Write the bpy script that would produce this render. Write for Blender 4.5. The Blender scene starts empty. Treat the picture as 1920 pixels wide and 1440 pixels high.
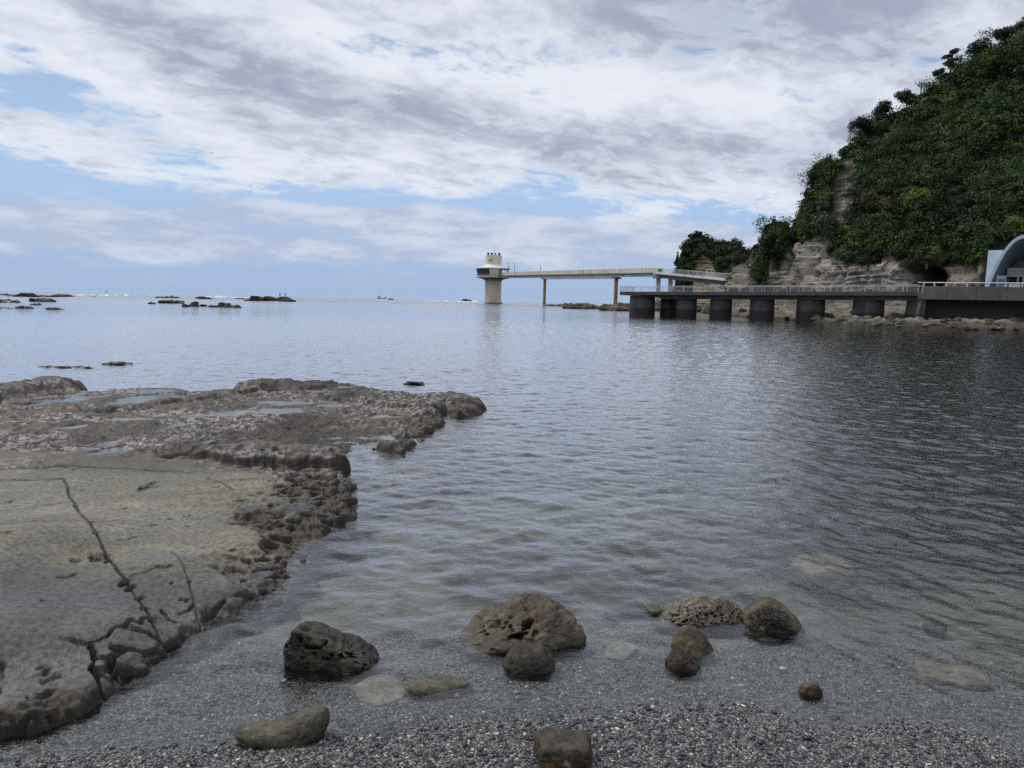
import bpy, bmesh, math
import numpy as np
from mathutils import Vector
C = bpy.context.scene.collection
SC = bpy.context.scene
# ------------------------------------------------------------------ camera, sky, sun, exposure
H = 1.7                                   # eye height above the water
PITCH, ROLL, FPX = math.radians(6.73), math.atan(0.0205), 1331.0
_sp, _cp, _sr, _cr = math.sin(PITCH), math.cos(PITCH), math.sin(ROLL), math.cos(ROLL)
FW = np.array([0, _cp, -_sp]); U0 = np.array([0, _sp, _cp]); R0 = np.array([1.0, 0, 0])
RT = R0*_cr + U0*_sr; UP = U0*_cr - R0*_sr
CAM = np.array([0, 0, H])
cd = bpy.data.cameras.new('camera'); cam = bpy.data.objects.new('camera', cd); C.objects.link(cam)
from mathutils import Matrix
M = Matrix(((RT[0], UP[0], -FW[0], 0), (RT[1], UP[1], -FW[1], 0), (RT[2], UP[2], -FW[2], H), (0, 0, 0, 1)))
cam.matrix_world = M
cd.sensor_width = 36; cd.lens = 36*FPX/1920; cd.clip_start = 0.05; cd.clip_end = 60000
SC.camera = cam
SC.view_settings.view_transform = 'Standard'; SC.view_settings.look = 'None'
SC.view_settings.exposure = 0.0; SC.view_settings.gamma = 1.0; SC.view_settings.use_curve_mapping = False
cy = SC.cycles
cy.use_denoising = False; cy.max_bounces = 8; cy.transparent_max_bounces = 12
cy.diffuse_bounces = 3; cy.glossy_bounces = 3; cy.transmission_bounces = 6
cy.use_adaptive_sampling = True; cy.adaptive_threshold = 0.01
cy.sample_clamp_direct = 3.0; cy.sample_clamp_indirect = 3.0
cy.caustics_reflective = False; cy.caustics_refractive = False
SUN_EL, SUN_AZ = math.radians(54), math.radians(-62)     # azimuth from +Y towards +X

def ray(px, py):
    return FW*FPX + RT*(px-960.0) + UP*(720.0-py)
def ground(px, py, z=0.0):                # the point of height z that is seen at px, py
    d = ray(px, py); t = (z-H)/d[2]; return CAM + d*t
def at(px, py, Y):                        # the point at distance Y
    d = ray(px, py); return CAM + d*(Y/d[1])
def zpx(px, py, Y): return at(px, py, Y)[2]
def project(P):
    Q = P-CAM; w = Q@FW
    return 960+FPX*(Q@RT)/w, 720-FPX*(Q@UP)/w

class NT:                                 # tiny node-tree builder
    def __init__(s, tree): s.t = tree; s.n = tree.nodes; s.l = tree.links
    def new(s, typ, ins=None, **kw):
        nd = s.n.new(typ)
        for k, v in kw.items(): setattr(nd, k, v)
        for k, v in (ins or {}).items(): s.set(nd.inputs[k], v)
        return nd
    def set(s, sock, v):
        if hasattr(v, 'is_linked') or isinstance(v, bpy.types.NodeSocket): s.l.new(v, sock)
        elif isinstance(v, bpy.types.Node): s.l.new(v.outputs[0], sock)
        else: sock.default_value = v
    def math(s, op, a, b=0.0, c=None, clamp=False):
        nd = s.n.new('ShaderNodeMath'); nd.operation = op; nd.use_clamp = clamp
        s.set(nd.inputs[0], a); s.set(nd.inputs[1], b)
        if c is not None: s.set(nd.inputs[2], c)
        return nd.outputs[0]
    def mapr(s, v, a, b, c=0.0, d=1.0, smooth=True):
        nd = s.n.new('ShaderNodeMapRange'); nd.interpolation_type = 'SMOOTHSTEP' if smooth else 'LINEAR'
        for i, x in enumerate((v, a, b, c, d)): s.set(nd.inputs[i], x)
        return nd.outputs[0]
    def mix(s, f, a, b, mode='MIX'):
        nd = s.n.new('ShaderNodeMix'); nd.data_type = 'RGBA'; nd.blend_type = mode
        s.set(nd.inputs[0], f); s.set(nd.inputs[6], a); s.set(nd.inputs[7], b); return nd.outputs[2]
    def noise(s, vec, scale, detail=4, rough=0.55, dist=0.0, out=0):
        nd = s.new('ShaderNodeTexNoise', {'Scale': scale, 'Detail': detail, 'Roughness': rough, 'Distortion': dist})
        if vec is not None: s.set(nd.inputs['Vector'], vec)
        return nd.outputs[out]
    def comb(s, x, y, z=0.0):
        nd = s.n.new('ShaderNodeCombineXYZ')
        for i, v in enumerate((x, y, z)): s.set(nd.inputs[i], v)
        return nd.outputs[0]
def c4(c): return (c[0], c[1], c[2], 1.0)

world = bpy.data.worlds.new('World'); SC.world = world; world.use_nodes = True
w = NT(world.node_tree); w.n.clear()
tc = w.new('ShaderNodeTexCoord').outputs['Generated']
sp = w.new('ShaderNodeSeparateXYZ', {0: tc})
dx, dy, dz = sp.outputs
zz = w.math('ADD', w.math('MAXIMUM', dz, 0.0), 0.15)
uu = w.math('DIVIDE', dx, zz); vv = w.math('DIVIDE', dy, zz)
sa = w.math('ADD', w.math('MULTIPLY', uu, .80), w.math('MULTIPLY', vv, .60))
sb = w.math('ADD', w.math('MULTIPLY', uu, -.60), w.math('MULTIPLY', vv, .80))
AZ = w.math('ARCTAN2', dx, dy); EL = w.math('ARCSINE', dz)
def ae(px, py):
    d = ray(px, py); d = d/np.linalg.norm(d); return math.atan2(d[0], d[1]), math.asin(d[2])
def blob(px, py, rx, ry, rot=0.0):        # soft patch of sky round a direction, radii in picture units of 1/1331 rad
    a0, e0 = ae(px, py); c_, s_ = math.cos(math.radians(rot)), math.sin(math.radians(rot))
    da = w.math('SUBTRACT', AZ, a0); de = w.math('SUBTRACT', EL, e0)
    p = w.math('DIVIDE', w.math('ADD', w.math('MULTIPLY', da, c_), w.math('MULTIPLY', de, s_)), rx/1331)
    q = w.math('DIVIDE', w.math('SUBTRACT', w.math('MULTIPLY', de, c_), w.math('MULTIPLY', da, s_)), ry/1331)
    r2 = w.math('ADD', w.math('MULTIPLY', p, p), w.math('MULTIPLY', q, q))
    return w.math('EXPONENT', w.math('MULTIPLY', r2, -1.0))
def curve(pts):                           # elevation of an edge as a function of azimuth
    r = w.new('ShaderNodeValToRGB', {0: w.math('ADD', w.math('MULTIPLY', AZ, .5), .5)}); r.color_ramp.interpolation = 'B_SPLINE'
    for i, (px, py) in enumerate(pts):
        a_, e_ = ae(px, py); p = a_*.5+.5
        el = r.color_ramp.elements[i] if i < 2 else r.color_ramp.elements.new(p)
        el.position = p; el.color = (e_, e_, e_, 1)
    return r.outputs[0]
vec0 = w.comb(w.math('MULTIPLY', sa, .85), sb, 3.1)
warp = w.noise(vec0, 1.6, 3, .5, 0, 1)
vecw = w.new('ShaderNodeVectorMath', {0: vec0, 1: w.new('ShaderNodeVectorMath', {0: w.new('ShaderNodeVectorMath', {0: warp, 1: (.5, .5, .5)}, operation='SUBTRACT').outputs[0], 'Scale': .35}, operation='SCALE').outputs[0]}, operation='ADD').outputs[0]
n1 = w.noise(vecw, 3.2, 9, .60)
n2 = w.noise(w.comb(w.math('MULTIPLY', sa, .75), sb, 14.7), 1.9, 8, .60, .1)
n3 = w.noise(vecw, 9.5, 7, .62)
edge = curve([(-400, 170), (0, 165), (320, 180), (520, 265), (800, 330), (1300, 400), (1900, 430), (2600, 440)])
deck = w.mapr(w.math('SUBTRACT', EL, edge), -.055, .06, -.24, .22)
cov = w.math('ADD', w.math('ADD', n1, w.math('MULTIPLY', w.math('SUBTRACT', n3, .5), .5)), deck)
for px, py, rx, ry, rot, k in ((60, 250, 250, 44, -8, .42), (480, 270, 270, 46, -8, .40), (500, 325, 80, 26, 0, .22), (250, 150, 160, 40, -10, .14), (70, 140, 90, 45, 0, -.26), (1130, 85, 50, 14, -10, -.12), (1240, 108, 80, 12, 0, -.12), (20, 60, 160, 50, 0, .1),
                          (640, 235, 200, 40, -20, .12), (1150, 330, 260, 50, -5, .05), (840, 362, 60, 12, 0, .12), (1180, 405, 90, 16, 0, .2), (930, 385, 160, 10, 0, -.1), (330, 335, 200, 22, -6, .16), (720, 350, 200, 18, -4, .16), (30, 320, 120, 20, 0, .12), (1300, 430, 300, 20, 0, .1)):
    cov = w.math('ADD', cov, w.math('MULTIPLY', blob(px, py, rx, ry, rot), k))
cmask = w.mapr(cov, .44, .68)
thick = w.math('ADD', w.math('ADD', w.math('MULTIPLY', n2, .85), w.math('MULTIPLY', n1, .30)), w.math('MULTIPLY', n3, .42))
for px, py, rx, ry, rot, k in ((300, 75, 190, 42, -18, .16), (560, 165, 260, 52, -20, .24), (800, 215, 200, 45, -14, .18), (1080, 275, 160, 38, -14, .16), (1640, 60, 300, 95, -8, .30), (1300, 20, 260, 50, 0, .18), (1460, 275, 220, 55, -10, .14),
                          (800, 40, 110, 40, 0, .12), (1150, 230, 120, 30, 0, .08), (200, 25, 150, 30, 0, .1), (600, 380, 320, 9, 0, .05),
                          (1050, 130, 200, 55, 0, -.14), (480, 40, 150, 38, -15, -.14), (1420, 170, 220, 45, 0, -.18), (900, 310, 260, 36, -15, -.16), (1850, 30, 70, 30, 0, -.12), (700, 235, 140, 24, -20, -.1)):
    thick = w.math('ADD', thick, w.math('MULTIPLY', blob(px, py, rx, ry, rot), k*.8))
gmask = w.mapr(thick, .64, 1.08)
edgew = w.mapr(cov, .50, .80, .35, 1.0)     # thin rims stay bright
ccol = w.mix(w.math('MULTIPLY', gmask, edgew), (0.82, 0.86, 0.94, 1), (0.365, 0.41, 0.525, 1))
# far layer near the horizon: long flat banks with puffed tops
fvec = w.comb(w.math('MULTIPLY', AZ, 1.0), w.math('MULTIPLY', EL, 3.6), 1.3)
f1 = w.noise(fvec, 5.5, 9, .62, .15); f2 = w.noise(fvec, 11.0, 7, .62, .1)
ftop = curve([(-400, 350), (0, 352), (250, 385), (420, 368), (760, 378), (1000, 385), (1250, 398), (1900, 420), (2600, 430)])
u1 = w.mapr(w.math('SUBTRACT', ftop, EL), -.012, .02, -.3, .12)
u2 = w.mapr(EL, .030, .055, -.30, 0.0)
fsum = w.math('ADD', w.math('ADD', w.math('ADD', f1, u1), u2), w.math('MULTIPLY', w.math('SUBTRACT', f2, .5), .3))
for px, py, rx, ry, rot, k in ((560, 470, 420, 16, -1, .26), (600, 395, 430, 22, -2, .16), (100, 410, 350, 45, 0, .16), (1150, 460, 350, 45, 0, .16), (600, 430, 500, 40, 0, .10), (150, 455, 200, 12, 0, .10), (300, 485, 60, 14, 0, .12), (800, 440, 700, 14, 0, .05), (1180, 408, 80, 12, 0, .2), (300, 425, 300, 12, 0, -.06)):
    fsum = w.math('ADD', fsum, w.math('MULTIPLY', blob(px, py, rx, ry, rot), k))
fmask = w.math('MULTIPLY', w.mapr(fsum, .40, .80), .85)
fcol = w.mix(w.mapr(f2, .38, .64), (0.45, 0.53, 0.69, 1), (0.66, 0.71, 0.82, 1))
# clear sky
sky = w.new('ShaderNodeTexSky'); sky.sky_type = 'NISHITA'; sky.sun_disc = False
sky.sun_elevation = SUN_EL; sky.sun_rotation = SUN_AZ; sky.air_density = 1.0; sky.dust_density = 0.6; sky.ozone_density = 2.0
bg1 = w.new('ShaderNodeBackground', {0: sky.outputs[0], 1: 0.075})
bgf = w.new('ShaderNodeBackground', {0: fcol, 1: 1.0})
bgc = w.new('ShaderNodeBackground', {0: ccol, 1: 1.0})
hz = w.mapr(dz, .10, .50, 1.0, 0.0)   # milky air low over the sea
bgh = w.new('ShaderNodeBackground', {0: w.mix(w.mapr(dz, .0, .16), (0.37, 0.50, 0.72, 1), (0.42, 0.59, 0.85, 1)), 1: 1.0})
m0 = w.new('ShaderNodeMixShader', {0: w.math('MULTIPLY', hz, .97), 1: bg1.outputs[0], 2: bgh.outputs[0]})
m1 = w.new('ShaderNodeMixShader', {0: fmask, 1: m0.outputs[0], 2: bgf.outputs[0]})
lowfade = w.mapr(EL, .075, .12)
m2 = w.new('ShaderNodeMixShader', {0: w.math('MULTIPLY', w.math('MULTIPLY', cmask, .96), lowfade), 1: m1.outputs[0], 2: bgc.outputs[0]})
wo = w.new('ShaderNodeOutputWorld', {0: m2.outputs[0]})

sl = bpy.data.lights.new('sun', 'SUN'); sl.energy = 1.7; sl.angle = math.radians(14); sl.color = (1.0, .95, .88)
so = bpy.data.objects.new('sun', sl); C.objects.link(so)
sdir = Vector((math.sin(SUN_AZ)*math.cos(SUN_EL), math.cos(SUN_AZ)*math.cos(SUN_EL), math.sin(SUN_EL)))
so.rotation_euler = sdir.to_track_quat('Z', 'Y').to_euler(); so.location = (0, 0, 60)

# ------------------------------------------------------------------ numpy helpers
rng = np.random.default_rng(7)
def _h(ix, iy, iz, s):
    n = (ix.astype(np.int64)*374761393 + iy.astype(np.int64)*668265263 + iz.astype(np.int64)*2147483647 + s*1274126177) & 0xffffffff
    n = ((n ^ (n >> 13))*1274126177) & 0xffffffff
    n = ((n ^ (n >> 16))*2246822519) & 0xffffffff
    return ((n ^ (n >> 15)) & 0xffffff)/float(0x1000000)
def vnoise(x, y, z=None, s=0):            # value noise, 0..1
    ix = np.floor(x); iy = np.floor(y); fx = x-ix; fy = y-iy
    fx = fx*fx*fx*(fx*(fx*6-15)+10); fy = fy*fy*fy*(fy*(fy*6-15)+10)
    if z is None:
        zi = np.zeros_like(ix)
        a = _h(ix, iy, zi, s); b = _h(ix+1, iy, zi, s); c = _h(ix, iy+1, zi, s); d = _h(ix+1, iy+1, zi, s)
        return (a*(1-fx)+b*fx)*(1-fy)+(c*(1-fx)+d*fx)*fy
    iz = np.floor(z); fz = z-iz; fz = fz*fz*(3-2*fz); r = 0
    for k in (0, 1):
        a = _h(ix, iy, iz+k, s); b = _h(ix+1, iy, iz+k, s); c = _h(ix, iy+1, iz+k, s); d = _h(ix+1, iy+1, iz+k, s)
        v = (a*(1-fx)+b*fx)*(1-fy)+(c*(1-fx)+d*fx)*fy
        r = r + v*(fz if k else 1-fz)
    return r
def fbm(x, y, z=None, oct=5, s=0, gain=.5):   # about -1..1
    a = 1.0; t = 0; n = 0; f = 1.0
    for o in range(oct):
        t = t + a*(vnoise(x*f+o*17.3, y*f-o*9.1, None if z is None else z*f+o*5.7, s+o)*2-1); n += a; a *= gain; f *= 2.03
    return t/n*1.6
def worley(x, y, z=None, s=0, jit=.9):    # distance to the nearest point, and that cell's random number
    ix = np.floor(x); iy = np.floor(y); best = np.full(x.shape, 9.0); idv = np.zeros(x.shape)
    iz = None if z is None else np.floor(z)
    for i in (-1, 0, 1):
        for j in (-1, 0, 1):
            for k in ((0,) if z is None else (-1, 0, 1)):
                cx = ix+i; cyy = iy+j; cz = np.zeros_like(ix) if z is None else iz+k
                px = cx+.5+jit*(_h(cx, cyy, cz, s)-.5); py = cyy+.5+jit*(_h(cx, cyy, cz, s+1)-.5)
                d = (px-x)**2+(py-y)**2
                if z is not None: d = d+(cz+.5+jit*(_h(cx, cyy, cz, s+2)-.5)-z)**2
                m = d < best; best = np.where(m, d, best); idv = np.where(m, _h(cx, cyy, cz, s+3), idv)
    return np.sqrt(best), idv
def worley2(x, y, s=0, jit=.85):          # distance to the border between the two nearest cells, and the cell's number
    ix = np.floor(x); iy = np.floor(y); f1 = np.full(x.shape, 9.0); f2 = f1.copy(); idv = np.zeros(x.shape); zi = np.zeros_like(ix)
    for i in (-1, 0, 1):
        for j in (-1, 0, 1):
            cx = ix+i; cyy = iy+j; d = np.hypot(cx+.5+jit*(_h(cx, cyy, zi, s)-.5)-x, cyy+.5+jit*(_h(cx, cyy, zi, s+1)-.5)-y)
            idv = np.where(d < f1, _h(cx, cyy, zi, s+3), idv); f2 = np.where(d < f1, f1, np.minimum(f2, d)); f1 = np.minimum(f1, d)
    return f2-f1, idv
def sstep(a, b, x):
    t = np.clip((x-a)/(b-a), 0, 1); return t*t*(3-2*t)
def seg_dist(x, y, a, b):
    ax, ay = a[0], a[1]; vx, vy = b[0]-ax, b[1]-ay
    t = np.clip(((x-ax)*vx+(y-ay)*vy)/(vx*vx+vy*vy+1e-12), 0, 1)
    return np.hypot(x-ax-t*vx, y-ay-t*vy)
def line_dist(x, y, pts):
    d = np.full(x.shape, 1e9)
    for a, b in zip(pts[:-1], pts[1:]): d = np.minimum(d, seg_dist(x, y, a, b))
    return d
def poly_sdf(x, y, P):                    # positive inside
    d = line_dist(x, y, list(P)+[P[0]]); ins = np.zeros(x.shape, bool); n = len(P)
    for i in range(n):
        x1, y1 = P[i][0], P[i][1]; x2, y2 = P[(i+1) % n][0], P[(i+1) % n][1]
        c = ((y1 > y) != (y2 > y)) & (x < (x2-x1)*(y-y1)/((y2-y1) if y2 != y1 else 1e-12)+x1)
        ins ^= c
    return np.where(ins, d, -d)
def gp(pts, z=0.0):                       # picture points -> plan
    out = []
    for p in pts:
        g = ground(p[0], p[1], p[2] if len(p) > 2 else z); out.append((g[0], g[1]))
    return out

def raw_mesh(name, V, F, smooth=True, col=None):
    me = bpy.data.meshes.new(name); V = np.asarray(V, np.float32); F = np.asarray(F, np.int32)
    k = F.shape[1]; nf = len(F)
    me.vertices.add(len(V)); me.vertices.foreach_set('co', V.ravel())
    me.loops.add(nf*k); me.loops.foreach_set('vertex_index', F.ravel())
    me.polygons.add(nf); me.polygons.foreach_set('loop_start', np.arange(0, nf*k, k, dtype=np.int32))
    me.polygons.foreach_set('use_smooth', np.full(nf, smooth))
    me.update(calc_edges=True)
    if col is not None: set_col(me, col)
    return me
def set_col(me, col):
    a = me.color_attributes.new('Col', 'FLOAT_COLOR', 'POINT')
    c = np.ones((len(me.vertices), 4), np.float32); c[:, :3] = col; a.data.foreach_set('color', c.ravel())
def tag(o, label=None, cat=None, group=None, kind=None):
    if label: o['label'] = label
    if cat: o['category'] = cat
    if group: o['group'] = group
    if kind: o['kind'] = kind
    return o
def link(name, me, mat, parent=None, loc=None):
    o = bpy.data.objects.new(name, me); C.objects.link(o)
    if mat: me.materials.append(mat)
    if parent: o.parent = parent
    if loc is not None: o.location = loc
    return o
def empty(name, loc, label, cat, group=None, rz=0.0):
    o = bpy.data.objects.new(name, None); C.objects.link(o); o.location = loc; o.rotation_euler = (0, 0, rz)
    o.empty_display_size = .2
    return tag(o, label, cat, group)
def grid_faces(nr, nc):
    i = np.arange(nr*nc).reshape(nr, nc)
    return np.stack([i[:-1, :-1].ravel(), i[:-1, 1:].ravel(), i[1:, 1:].ravel(), i[1:, :-1].ravel()], 1)
def fan(az0, az1, naz, r0, r1, nr):       # plan grid, finer close by
    az = np.radians(np.linspace(az0, az1, naz)); r = r0*(r1/r0)**np.linspace(0, 1, nr)
    A, R = np.meshgrid(az, r); return R*np.sin(A), R*np.cos(A), R

class MB:                                 # a mesh out of boxes, prisms, tubes
    def __init__(s): s.v = []; s.f = []
    def add(s, V, F):
        o = len(s.v); s.v += [tuple(p) for p in V]; s.f += [tuple(i+o for i in f) for f in F]
    def hexa(s, a):                        # 8 points: bottom 4, top 4
        s.add(a, [(0, 3, 2, 1), (4, 5, 6, 7), (0, 1, 5, 4), (1, 2, 6, 5), (2, 3, 7, 6), (3, 0, 4, 7)])
    def box(s, x0, x1, y0, y1, z0, z1):
        s.hexa([(x0, y0, z0), (x1, y0, z0), (x1, y1, z0), (x0, y1, z0), (x0, y0, z1), (x1, y0, z1), (x1, y1, z1), (x0, y1, z1)])
    def beam(s, a, b, wd, h0, h1, off=0.0):  # bar between two points in plan: width wd, from z+h0 to z+h1, off = shift to its left
        a = np.array(a, float); b = np.array(b, float); d = b-a; n = np.array([-d[1], d[0], 0.0]); n /= np.linalg.norm(n)+1e-9
        p = [a+n*(off-wd/2), b+n*(off-wd/2), b+n*(off+wd/2), a+n*(off+wd/2)]
        s.hexa([q+np.array([0, 0, h0]) for q in p]+[q+np.array([0, 0, h1]) for q in p])
    def tube(s, a, b, r0, r1=None, n=8, cap=True):
        r1 = r0 if r1 is None else r1; a = np.array(a, float); b = np.array(b, float); d = b-a; d /= np.linalg.norm(d)
        u = np.cross(d, [0, 0, 1.0] if abs(d[2]) < .9 else [1.0, 0, 0]); u /= np.linalg.norm(u); v_ = np.cross(d, u)
        A = [a+(u*math.cos(t)+v_*math.sin(t))*r0 for t in np.linspace(0, 2*math.pi, n, endpoint=False)]
        B = [b+(u*math.cos(t)+v_*math.sin(t))*r1 for t in np.linspace(0, 2*math.pi, n, endpoint=False)]
        F = [(i, (i+1) % n, n+(i+1) % n, n+i) for i in range(n)]
        if cap: F += [tuple(range(n))[::-1], tuple(range(n, 2*n))]
        s.add(A+B, F)
    def lathe(s, prof, n=32, c=(0, 0, 0), sx=1.0, sy=1.0, a0=0.0, a1=2*math.pi):
        full = abs(a1-a0-2*math.pi) < 1e-6; m = n if full else n+1; V = []
        for r, z in prof:
            for t in np.linspace(a0, a1, m, endpoint=not full): V.append((c[0]+r*math.cos(t)*sx, c[1]+r*math.sin(t)*sy, c[2]+z))
        F = []
        for k in range(len(prof)-1):
            for i in range(n):
                j = (i+1) % m; F.append((k*m+i, k*m+j, (k+1)*m+j, (k+1)*m+i))
        s.add(V, F)
    def build(s, name, mat, parent=None, smooth=False, bevel=0.0):
        me = bpy.data.meshes.new(name); me.from_pydata(s.v, [], s.f); me.update()
        if smooth:
            me.polygons.foreach_set('use_smooth', [True]*len(me.polygons)); me.set_sharp_from_angle(angle=math.radians(40))
        o = link(name, me, mat, parent)
        if bevel:
            b = o.modifiers.new('bevel', 'BEVEL'); b.width = bevel; b.segments = 2; b.limit_method = 'ANGLE'
        return o

# ------------------------------------------------------------------ materials
def newmat(name):
    m = bpy.data.materials.new(name); m.use_nodes = True; t = NT(m.node_tree); t.n.clear()
    out = t.new('ShaderNodeOutputMaterial'); b = t.new('ShaderNodeBsdfPrincipled'); t.l.new(b.outputs[0], out.inputs[0])
    pos = t.new('ShaderNodeNewGeometry').outputs['Position']
    return m, t, b, out, pos
def rock_mat(name, rough=.7, bump=.5, scale=12.0, spec=.35, var=.35, bdist=.02, coat=0.0, wetz=None):
    m, t, b, out, pos = newmat(name)
    col = t.new('ShaderNodeVertexColor', layer_name='Col').outputs[0]
    n1_ = t.noise(pos, scale, 8, .65); n2_ = t.noise(pos, scale*5.3, 5, .7)
    k = t.math('ADD', t.mapr(n1_, .3, .7, 1-var, 1+var), t.mapr(n2_, .32, .68, -.8*var, .8*var))
    kc = t.comb(k, k, k)
    cc = t.mix(1.0, col, kc, 'MULTIPLY')
    if wetz is not None:                   # dark damp band just above the water
        z = t.new('ShaderNodeSeparateXYZ', {0: pos}).outputs[2]
        wet = t.mapr(t.math('ADD', z, t.math('MULTIPLY', n1_, .03)), wetz[0], wetz[1], 1.0, 0.0)
        cc = t.mix(t.math('MULTIPLY', wet, .55), cc, (0.02, 0.018, 0.014, 1))
        t.set(b.inputs['Roughness'], t.mapr(wet, 0, 1, rough, .25, False))
    else: b.inputs['Roughness'].default_value = rough
    t.set(b.inputs['Base Color'], cc)
    b.inputs['Specular IOR Level'].default_value = spec
    if coat: b.inputs['Coat Weight'].default_value = coat; b.inputs['Coat Roughness'].default_value = .25
    h = t.math('ADD', n1_, t.math('MULTIPLY', n2_, .35))
    bp = t.new('ShaderNodeBump', {'Strength': bump, 'Distance': bdist, 'Height': h})
    t.set(b.inputs['Normal'], bp.outputs[0]); return m
def flat_mat(name, col, rough=.6, var=.2, scale=3.0, streak=0.0, streak_col=(.2, .09, .03), spec=.4, metal=0.0, bump=.15, emit=0, sx=1.0, band=None, bandcol=(.02, .02, .02)):
    m, t, b, out, pos = newmat(name)
    n1_ = t.noise(pos, scale, 7, .65)
    k = t.mapr(n1_, .25, .75, 1-var, 1+var); cc = t.mix(1.0, c4(col), t.comb(k, k, k), 'MULTIPLY')
    if streak:
        s = t.new('ShaderNodeMapping', {0: pos, 3: (sx, sx, sx*.12)}).outputs[0]
        st = t.mapr(t.noise(s, 1.0, 6, .6), .52, .72); cc = t.mix(t.math('MULTIPLY', st, streak), cc, c4(streak_col))
    if band:
        z = t.new('ShaderNodeSeparateXYZ', {0: pos}).outputs[2]
        bn = t.mapr(t.math('ADD', z, t.math('MULTIPLY', n1_, band[2])), band[0], band[1], 1.0, 0.0)
        cc = t.mix(t.math('MULTIPLY', bn, .85), cc, c4(bandcol))
    t.set(b.inputs['Base Color'], cc); b.inputs['Roughness'].default_value = rough
    b.inputs['Specular IOR Level'].default_value = spec; b.inputs['Metallic'].default_value = metal
    if bump:
        bp = t.new('ShaderNodeBump', {'Strength': bump, 'Distance': .03, 'Height': t.noise(pos, scale*6, 6, .6)})
        t.set(b.inputs['Normal'], bp.outputs[0])
    return m
# ------------------------------------------------------------------ beach and sea bed
SH = gp([(-900, 1500), (0, 1437), (300, 1425), (470, 1410), (640, 1388), (800, 1366), (1000, 1345), (1300, 1338), (1500, 1350), (1700, 1378), (1920, 1428), (2600, 1600)])
SHX = np.array([p[0] for p in SH]); SHY = np.array([p[1] for p in SH])
def bed_z(x, y):
    d = y-np.interp(x, SHX, SHY)
    z = -np.interp(d, [-3, -1, 0, .6, 1.5, 3.5, 7, 15, 40, 90], [-.5, -.14, 0, .055, .14, .38, .8, 1.6, 3.2, 5.0])
    far = sstep(.5, 6, d)
    z = z + fbm(x*2.2, y*2.2, s=3, oct=4)*.010 + fbm(x*.55, y*.55, s=5, oct=4)*.10*far
    z = z + fbm(x*1.6, y*1.6, s=8, oct=4)*.07*sstep(.8, 3, d)
    return z
X, Y, R = fan(-112, 112, 760, .35, 120, 760)
Z = bed_z(X, Y)
d = Y-np.interp(X, SHX, SHY)
g0 = np.array([.17, .165, .155]); sand = np.array([.155, .145, .115]); dark = np.array([.045, .042, .032]); green = np.array([.075, .082, .065])
t1 = sstep(.45, 1.5, d+fbm(X*1.3, Y*1.3, s=21)*.55)[..., None]
p1 = sstep(-.05, .35, fbm(X*.9, Y*.9, s=22, oct=5))[..., None]
t2 = sstep(6, 22, d)[..., None]
col = g0*(1-t1)+(sand*1.15*(1-p1*.9)+dark*p1*.9)*t1
col = col*(1-t2)+green*t2
rt_ = (sstep(.02, .5, X/np.maximum(Y, .5))*sstep(1.2, 4.5, d+fbm(X*.6, Y*.6, s=23)*.8))[..., None]; col = col*(1-.72*rt_)  # bed darkened towards the right, standing in for the hill's dark reflection
gravelness = (1-t1[..., 0])
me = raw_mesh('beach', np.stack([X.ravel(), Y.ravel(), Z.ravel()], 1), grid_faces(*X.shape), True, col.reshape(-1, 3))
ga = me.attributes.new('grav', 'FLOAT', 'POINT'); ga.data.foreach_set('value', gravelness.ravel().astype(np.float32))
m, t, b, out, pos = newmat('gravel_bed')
pos2 = t.new('ShaderNodeMapping', {0: pos, 3: (1, 1, .3)}).outputs[0]
v1 = t.new('ShaderNodeTexVoronoi', {'Vector': pos2, 'Scale': 125.0}); v2 = t.new('ShaderNodeTexVoronoi', {'Vector': pos2, 'Scale': 260.0})
def peb(v):
    r = t.new('ShaderNodeSeparateColor', {0: v.outputs['Color']}).outputs
    ramp = t.new('ShaderNodeValToRGB', {0: r[0]}); ramp.color_ramp.interpolation = 'CONSTANT'
    els = ((0, (.022, .023, .028)), (.30, (.055, .057, .066)), (.52, (.11, .11, .12)), (.68, (.20, .195, .19)), (.80, (.36, .345, .31)), (.925, (.55, .53, .49)), (.985, (.17, .11, .07)))
    for i, (p, c) in enumerate(els):
        e = ramp.color_ramp.elements[i] if i < 2 else ramp.color_ramp.elements.new(p); e.position = p; e.color = c4(c)
    return ramp.outputs[0]
pc = t.mix(t.mapr(t.noise(pos, 60, 2, .5), .35, .65), peb(v1), peb(v2))
at_c = t.new('ShaderNodeVertexColor', layer_name='Col').outputs[0]
gv = t.new('ShaderNodeAttribute', attribute_name='grav').outputs['Fac']
nz = t.noise(pos, 9, 8, .65); k = t.mapr(nz, .3, .7, .55, 1.45)
base = t.mix(gv, t.mix(1.0, at_c, t.comb(k, k, k), 'MULTIPLY'), pc)
sc = t.mapr(t.new('ShaderNodeSeparateColor', {0: v2.outputs['Color']}).outputs[1], .955, .965)   # shell bits on the deeper bed
base = t.mix(t.math('MULTIPLY', t.math('MULTIPLY', sc, .5), t.mapr(nz, .4, .6)), base, (.5, .5, .46, 1))
t.set(b.inputs['Base Color'], base); b.inputs['Roughness'].default_value = .5; b.inputs['Specular IOR Level'].default_value = .4
hh = t.math('ADD', t.math('SUBTRACT', 1.0, v1.outputs['Distance']), t.math('MULTIPLY', nz, 1.5))
t.set(b.inputs['Normal'], t.new('ShaderNodeBump', {'Strength': .9, 'Distance': .008, 'Height': hh}).outputs[0])
MG = m
tag(link('beach', me, MG), kind='structure')
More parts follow.
